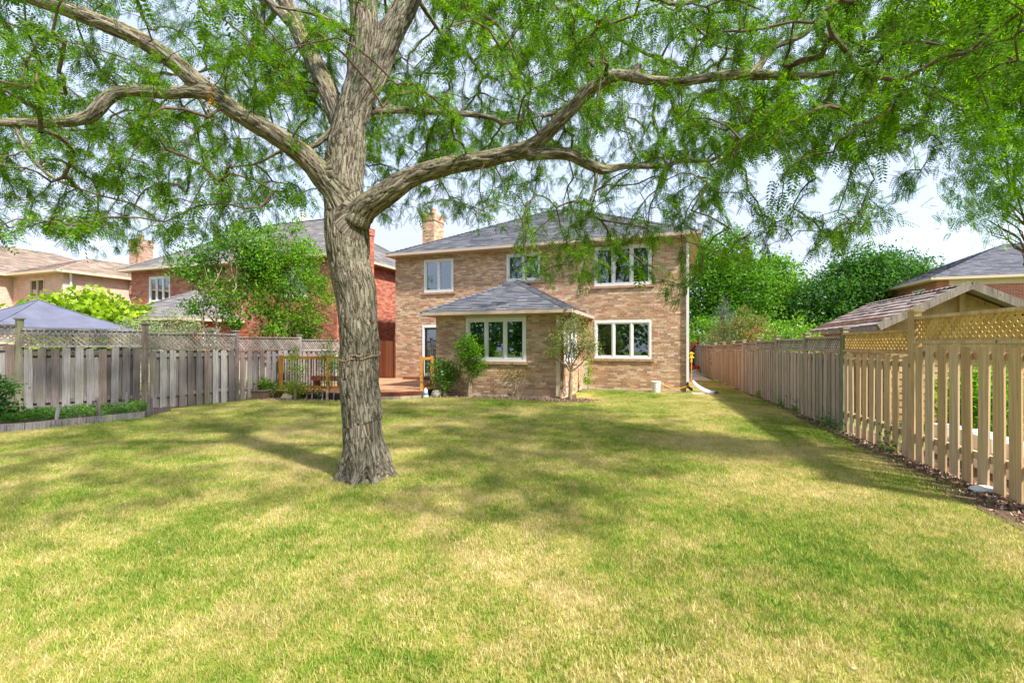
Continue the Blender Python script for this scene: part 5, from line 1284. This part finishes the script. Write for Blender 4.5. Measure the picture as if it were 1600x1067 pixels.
TR('mottled green and rust shrub in front of the spruce', 1157, 22, 0, [(-.7, 0, 1.9, .8, .8, .8), (.5, 0, 2.0, .9, .8, .9), (.1, .1, 2.8, .6, .6, .55), (0, 0, 1.1, 1.2, .9, .8)], 7000, .10, 'olive_leaf', .08, cat='shrub', name='shrub', stem='shrub_stem')
TR('small rust red shrub peeking over the far fence', 1192, 20.5, 0, [(0, 0, 1.9, .55, .5, .45), (.4, 0, 1.6, .4, .4, .4)], 2000, .09, 'rust_leaf', .05, cat='shrub', name='shrub', stem='shrub_stem')
TR('pale green shrub with small white flowers over the right fence', 1228, 19, 0, [(-.5, 0, 1.7, .8, .7, .6), (.7, 0, 1.75, .8, .7, .6), (0, 0, 1.1, 1.1, .8, .6)], 6000, .09, 'bright_leaf', .06, cat='shrub', name='shrub', stem='shrub_stem', flowers=('white_petal', 260, .07))
TR('yellow green climber leaves on the shed side of the fence', 1262, 11.6, 0, [(0, 0, 1.75, .3, .25, .2), (.35, .2, 1.7, .25, .2, .2), (.1, .1, 1.2, .4, .3, .4)], 1400, .06, 'lime_leaf', .03, cat='climber', name='climbing_plant', stem='shrub_stem')
TR('low green tree filling the gap between the two left houses', 150, 34, 0, [(0, 0, 3, 3, 2, 2)], 3000, .25, 'mid_leaf')
TR('bushy green shrubs massed low between the house corner and the far fence', 1115, 30, 0, [(-2.4, 0, 1.4, 1.5, 1.0, 1.5), (0, 0, 1.7, 1.7, 1.0, 1.7), (2.4, 0, 1.6, 1.7, 1.0, 1.6), (4.6, 0, 1.6, 1.7, 1.0, 1.6)], 15000, .2, 'bright_leaf', .08, cat='shrubs', name='shrub_row', stem='shrub_stem')
# a line of trees closes the garden behind the viewer; the windows mirror it
tl = []
for k in range(22):
    cx_, cy_, h_ = -34 + k * 2.9, -15 + 2 * math.sin(k * 1.7), 7.5 + 2.6 * math.sin(k * 2.3); d = RNG.normal(size=(700, 3)); d /= np.linalg.norm(d, axis=1)[:, None]; tl.append(np.array([cx_, cy_, h_ * .55]) + d * np.array([2.3, 1.6, h_ * .5]) * RNG.uniform(.6, 1.05, (700, 1)))
v, q = leaf_cloud(np.concatenate(tl), .55, .4, .7); o = link('treeline', np_mesh('treeline', v, q), 'mid_leaf'); o['kind'] = 'stuff'; o['label'] = 'row of tall green trees behind the viewer, mirrored in the windows'
# left side
TR('lime green shrub behind the fabric gazebo', 135, 19.5, 0, [(-1.4, 0, 2.9, 1.1, 1.0, .55), (.1, 0, 3.05, 1.4, 1.2, .75), (1.5, 0, 2.7, 1.1, 1.0, .65), (.2, 0, 2.2, 2.4, 1.4, .9)], 6500, .22, 'lime_leaf', .08, cat='shrub', name='shrub', stem='shrub_stem', aspect=.75)
TR('silvery variegated shrub over the left fence', 262, 15.2, 0, [(-.9, 0, 1.9, .9, .7, .62), (.2, 0, 2.15, .8, .7, .55), (.9, 0, 1.7, .8, .7, .6), (0, 0, 1.2, 1.5, .8, .7)], 12000, .07, 'silver_leaf', .06, cat='shrub', name='shrub', stem='shrub_stem', aspect=.35)
TR('multi stemmed small tree with airy crown behind left fence', 345, 15.6, 0, [(-.9, 0, 4.2, .85, .7, .6), (.1, 0, 3.4, .8, .7, .7), (-.9, .2, 2.9, .5, .5, .4), (.9, .3, 4.3, .7, .7, .7), (.6, 0, 2.5, .55, .5, .35), (-.2, 0, 4.8, .8, .6, .5), (.7, 0, 5.2, .7, .6, .5)], 7000, .11, 'mid_leaf', .07, stems=3, stem='shrub_stem', clump=18, shell=.3)
TR('bushy bright green lilac against the red brick wall', 440, 16.3, 0, [(-.6, 0, 4.6, .9, .8, .8), (.4, 0, 4.3, 1.0, .8, 1.0), (1.0, .2, 3.4, .7, .7, .9), (-.4, 0, 3.2, .9, .7, .8), (.3, 0, 2.3, 1.0, .7, .6), (-1.0, .2, 3.9, .6, .6, .6), (.8, 0, 5.0, .6, .5, .5), (-.3, 0, 5.5, .7, .5, .45), (.3, .1, 5.9, .4, .4, .35)], 16000, .10, 'bright_leaf', .07, stems=4, stem='shrub_stem', name='lilac_bush', cat='bush', shell=.35)
TR('dense dark green hedge shrub below the lilac', 452, 16.9, 0, [(-.6, 0, 1.6, .9, .6, .8), (.4, 0, 1.9, .9, .6, .8), (.8, 0, 1.3, .8, .6, .9)], 5000, .09, 'dark_leaf', .06, cat='shrub', name='shrub', stem='shrub_stem')
TR('dark green leafy plant at the left edge by the garden bed', -12, 9.4, 0, [(0, 0, .5, .4, .35, .4), (.15, 0, .8, .25, .25, .25)], 1500, .09, 'dark_leaf', .02, cat='plant', name='garden_plant', stem='shrub_stem')
# garden beyond the right fence
for k, (x, y, s_, mt, lb) in enumerate(((7.9, 5.6, 1.35, 'lime_leaf', 'yellow green shrub glimpsed through the nearest fence gaps'), (7.9, 7.5, .9, 'bright_leaf', 'green shrub glimpsed through the tan fence boards'), (9.6, 6.3, 1.3, 'mid_leaf', 'larger green bush behind the near fence garden'), (7.4, 4.4, .7, 'olive_leaf', 'reddish green shrub behind the last fence board'), (8.6, 8.7, .8, 'lime_leaf', 'yellow leaved shrub between fence and shed'))):
    tree('shrub', lb, 'shrub', (x, y, 0), [(0, 0, s_ * .55, s_ * .55, s_ * .55, s_ * .5), (.2 * s_, .3 * s_, s_ * .9, s_ * .45, s_ * .45, s_ * .35)], 3600, .08, mt, .03, 'shrub_stem')
# plants by the house and deck
def P_(x, Y): return ((x - CX) / FPX * Y, Y, 0)
tree('young_tree', 'small olive green tree with forked bare branches in a mulch ring by the sunroom', 'tree', P_(891, 13.35), [(-.25, 0, 1.75, .38, .35, .42), (.35, 0, 1.75, .42, .35, .42), (.05, 0, 2.25, .38, .3, .35), (-.5, 0, 1.35, .28, .25, .2), (.7, 0, 1.5, .3, .25, .3), (.1, .1, 1.4, .4, .3, .25)], 4300, .055, 'sage_leaf', .055, 'shrub_stem', clump=9, shell=.2)
tree('upright_shrub', 'bright green upright shrub in front of the sunroom window', 'shrub', P_(733, 14.1), [(-.28, 0, 1.5, .16, .15, .4), (.08, 0, 1.25, .34, .28, .45), (.0, 0, 1.7, .2, .18, .35), (.2, 0, .95, .25, .2, .3)], 2600, .08, 'bright_leaf', .03, 'shrub_stem', stems=3, clump=12, shell=.2)
tree('flowering_shrub', 'rounded green shrub with lilac flowers at the end of the deck railing', 'shrub', P_(694, 14.35), [(0, 0, .55, .38, .32, .38), (-.2, 0, .95, .28, .25, .28), (.15, 0, .8, .3, .26, .3)], 2600, .07, 'mid_leaf', .03, 'shrub_stem', stems=3, flowers=('lilac_petal', 42, .09), clump=14, shell=.25)
tree('bare_shrub', 'thin sparse shrub against the brick below the sunroom window', 'shrub', P_(805, 14.0), [(-.15, 0, .85, .28, .15, .28), (.2, 0, .7, .25, .15, .25), (.45, 0, .95, .22, .12, .25)], 420, .06, 'olive_leaf', .018, 'shrub_stem', stems=3, clump=6, shell=.1)
tree('ivy_sprig', 'small bright plant climbing the brick right of the young tree', 'plant', P_(918, 15.9), [(0, 0, .5, .09, .06, .3), (.03, 0, .9, .08, .06, .25)], 420, .07, 'lime_leaf', .01, 'shrub_stem')
for k, (x, Y, h_, mt, lb, n) in enumerate(((413, 14.0, .55, 'bright_leaf', 'bushy green perennial beside the brown planter', 900), (455, 13.7, .5, 'lime_leaf', 'yellow green perennial in front of the deck bed', 700), (478, 13.55, .45, 'olive_leaf', 'wispy low plant at the middle of the deck bed', 250))):
    tree('perennial', lb, 'plant', P_(x, Y), [(0, 0, h_ * .7, .32, .25, h_ * .5), (.25, 0, h_ * .5, .25, .2, h_ * .4)], n, .07, mt, .015, 'shrub_stem', stems=2, clump=10, shell=.2)
for k, (x, Y, h_, mt, lb) in enumerate(((461, 13.35, 1.45, 'lime_leaf', 'thin staked sapling with yellow green leaves before the left railing'), (511, 13.4, 1.6, 'mid_leaf', 'young climbing rose before the middle deck post'), (533, 13.2, 1.5, 'bright_leaf', 'leafy sapling just left of the big trunk'))):
    tree('sapling', lb, 'sapling', P_(x, Y), [(0, 0, h_ * .95, .22, .15, .3), (.12, 0, h_ * .6, .28, .2, .3), (-.15, 0, h_ * .75, .22, .15, .3), (.05, 0, h_ * .35, .2, .15, .2)], 900, .05, mt, .014, 'shrub_stem', stems=2, clump=7, shell=.1)
# weeds in the raised bed
c = []
for _ in range(5200):
    t = random.random(); u = random.random(); a = Vector((-10.8, 8.1, 0)).lerp(Vector((-8.3, 10.4, 0)), t); b = Vector((-11.8, 9.5, 0)).lerp(Vector((-8.7, 11.15, 0)), t); p = a.lerp(b, u); hh = .10 + .16 * max(0, noise.noise(p * 2.2) + .35)
    c.append((p.x, p.y, .10 + hh * random.random()))
v, q = leaf_cloud(np.array(c), .085, .1, .28, .05); o = link('weeds', np_mesh('weeds', v, q), 'weed_leaf'); o['kind'] = 'stuff'; o['label'] = 'bright green weeds growing in the raised bed'
# a few fallen leaves and twigs on the lawn
c = []
for _ in range(520):
    y = 2.3 + 11 * random.random() ** 1.3; x = random.uniform(-1.1, 1.0) * y
    if x < FX(y) - .3 and not (x < -8): c.append((x, y, random.uniform(.03, .045)))
v, q = leaf_cloud(np.array(c), .022, 1.5, .4, .1); o = link('fallen_leaves', np_mesh('fallen_leaves', v, q), 'chips'); o['kind'] = 'stuff'; o['label'] = 'small dry leaves scattered on the lawn'
# ivy tuft bits at the foot of the right fence
c = []
for _ in range(900):
    y = random.choice([7.05, 9.3, 8.8, 12, 14, 11]) + random.gauss(0, .18); c.append((FX(y) - .03 - abs(random.gauss(0, .04)), y, abs(random.gauss(0, .12)) + .02))
v, q = leaf_cloud(np.array(c), .05, .3, .5); o = link('fence_weeds', np_mesh('fence_weeds', v, q), 'bright_leaf'); o['kind'] = 'stuff'; o['label'] = 'small green weeds at the foot of the right fence'
# ------------------------------------------------------------------ grass: one blade patch, instanced over the lawn
def in_lawn(x, y):
    if y > 20.5: return False
    wdt = float(np.interp(y, [2, 5, 7, 9, 12, 20], [.46, .43, .28, .18, .1, .08]))
    if x > FX(y) - wdt - .12 * noise.noise(Vector((y * 2.1, 0, 0))): return False
    # left side
    for i in range(len(LF) - 1):
        (xa, ya), (xb, yb) = LF[i], LF[i + 1]
        if (xb - xa) * (y - ya) - (yb - ya) * (x - xa) > -.10 and (xa - .2 < x < xb + .1 or x < xa) and y > 8.9: return False
    if x < -7.9:                                       # raised bed
        for (xa, ya), (xb, yb) in zip(bd[:-1], bd[1:]):
            if min(ya, yb) - .01 <= y <= max(ya, yb) and x < xa + (y - ya) / (yb - ya) * (xb - xa) + .05: return False
        if y > 11.2 and x < -9.0 + (y - 11.2) * .55: return False
        if x < -10.9 and y > 8.0: return False
    if (x + 1.80) ** 2 + (y - 5.70) ** 2 < .09: return False
    if x > 5.9:
        lx = (x - 5.9) * ca + (y - 15.6) * sa
        if lx > -.02: return True
    front = np.interp(x, [-9, -7.8, -6.9, -5.6, -4.3, -3.4, -2.6, -1.2, .6, 1.3, 2.4, 2.75, 5.9, 6.1], [14.5, 13.95, 13.45, 13.12, 13.1, 13.62, 14.0, 13.95, 13.3, 12.95, 13.1, 16.6, 15.5, 15.5])
    return y < front
bl_v, bl_f = [], []; PS = .36
for _ in range(2100):
    x, y = random.uniform(-PS, PS), random.uniform(-PS, PS); h_ = random.uniform(.012, .036); w_ = random.uniform(.0011, .0024); a = random.random() * 6.283; ln = random.uniform(.1, .95) * h_; lean = random.random() * 6.283
    dx, dy = math.cos(a) * w_, math.sin(a) * w_; lx, ly = math.cos(lean) * ln, math.sin(lean) * ln; k = len(bl_v)
    bl_v += [(x - dx, y - dy, 0), (x + dx, y + dy, 0), (x + dx * .8 + lx * .5, y + dy * .8 + ly * .5, h_ * .6), (x - dx * .8 + lx * .5, y - dy * .8 + ly * .5, h_ * .6), (x + lx, y + ly, h_)]
    bl_f += [(k, k + 1, k + 2, k + 3), (k + 3, k + 2, k + 4)]
npatch = len(bl_v); pt = []
y = 1.4
while y < 20.5:
    st_ = .40 if y < 7 else .46; x = -14.0
    while x < 10:
        if abs(x) < y * 1.25 + 1.0:
            qx, qy = x + random.uniform(-.1, .1), y + random.uniform(-.1, .1)
            if in_lawn(qx, qy) and in_lawn(qx + .12, qy) and in_lawn(qx, qy + .12): pt.append((qx, qy, .002))
        x += st_
    y += st_
n_ = len(pt); rr3 = np.zeros((n_, 3)); rr3[:, 2] = RNG.uniform(0, 6.283, n_)
gr = scattered('grass', bl_v, bl_f, pt, rr3, RNG.uniform(.75, 1.35, n_), 'grass_blade'); gr['kind'] = 'stuff'; gr['label'] = 'short summer lawn grass, patchy green and straw'
print('grass patches', len(pt))
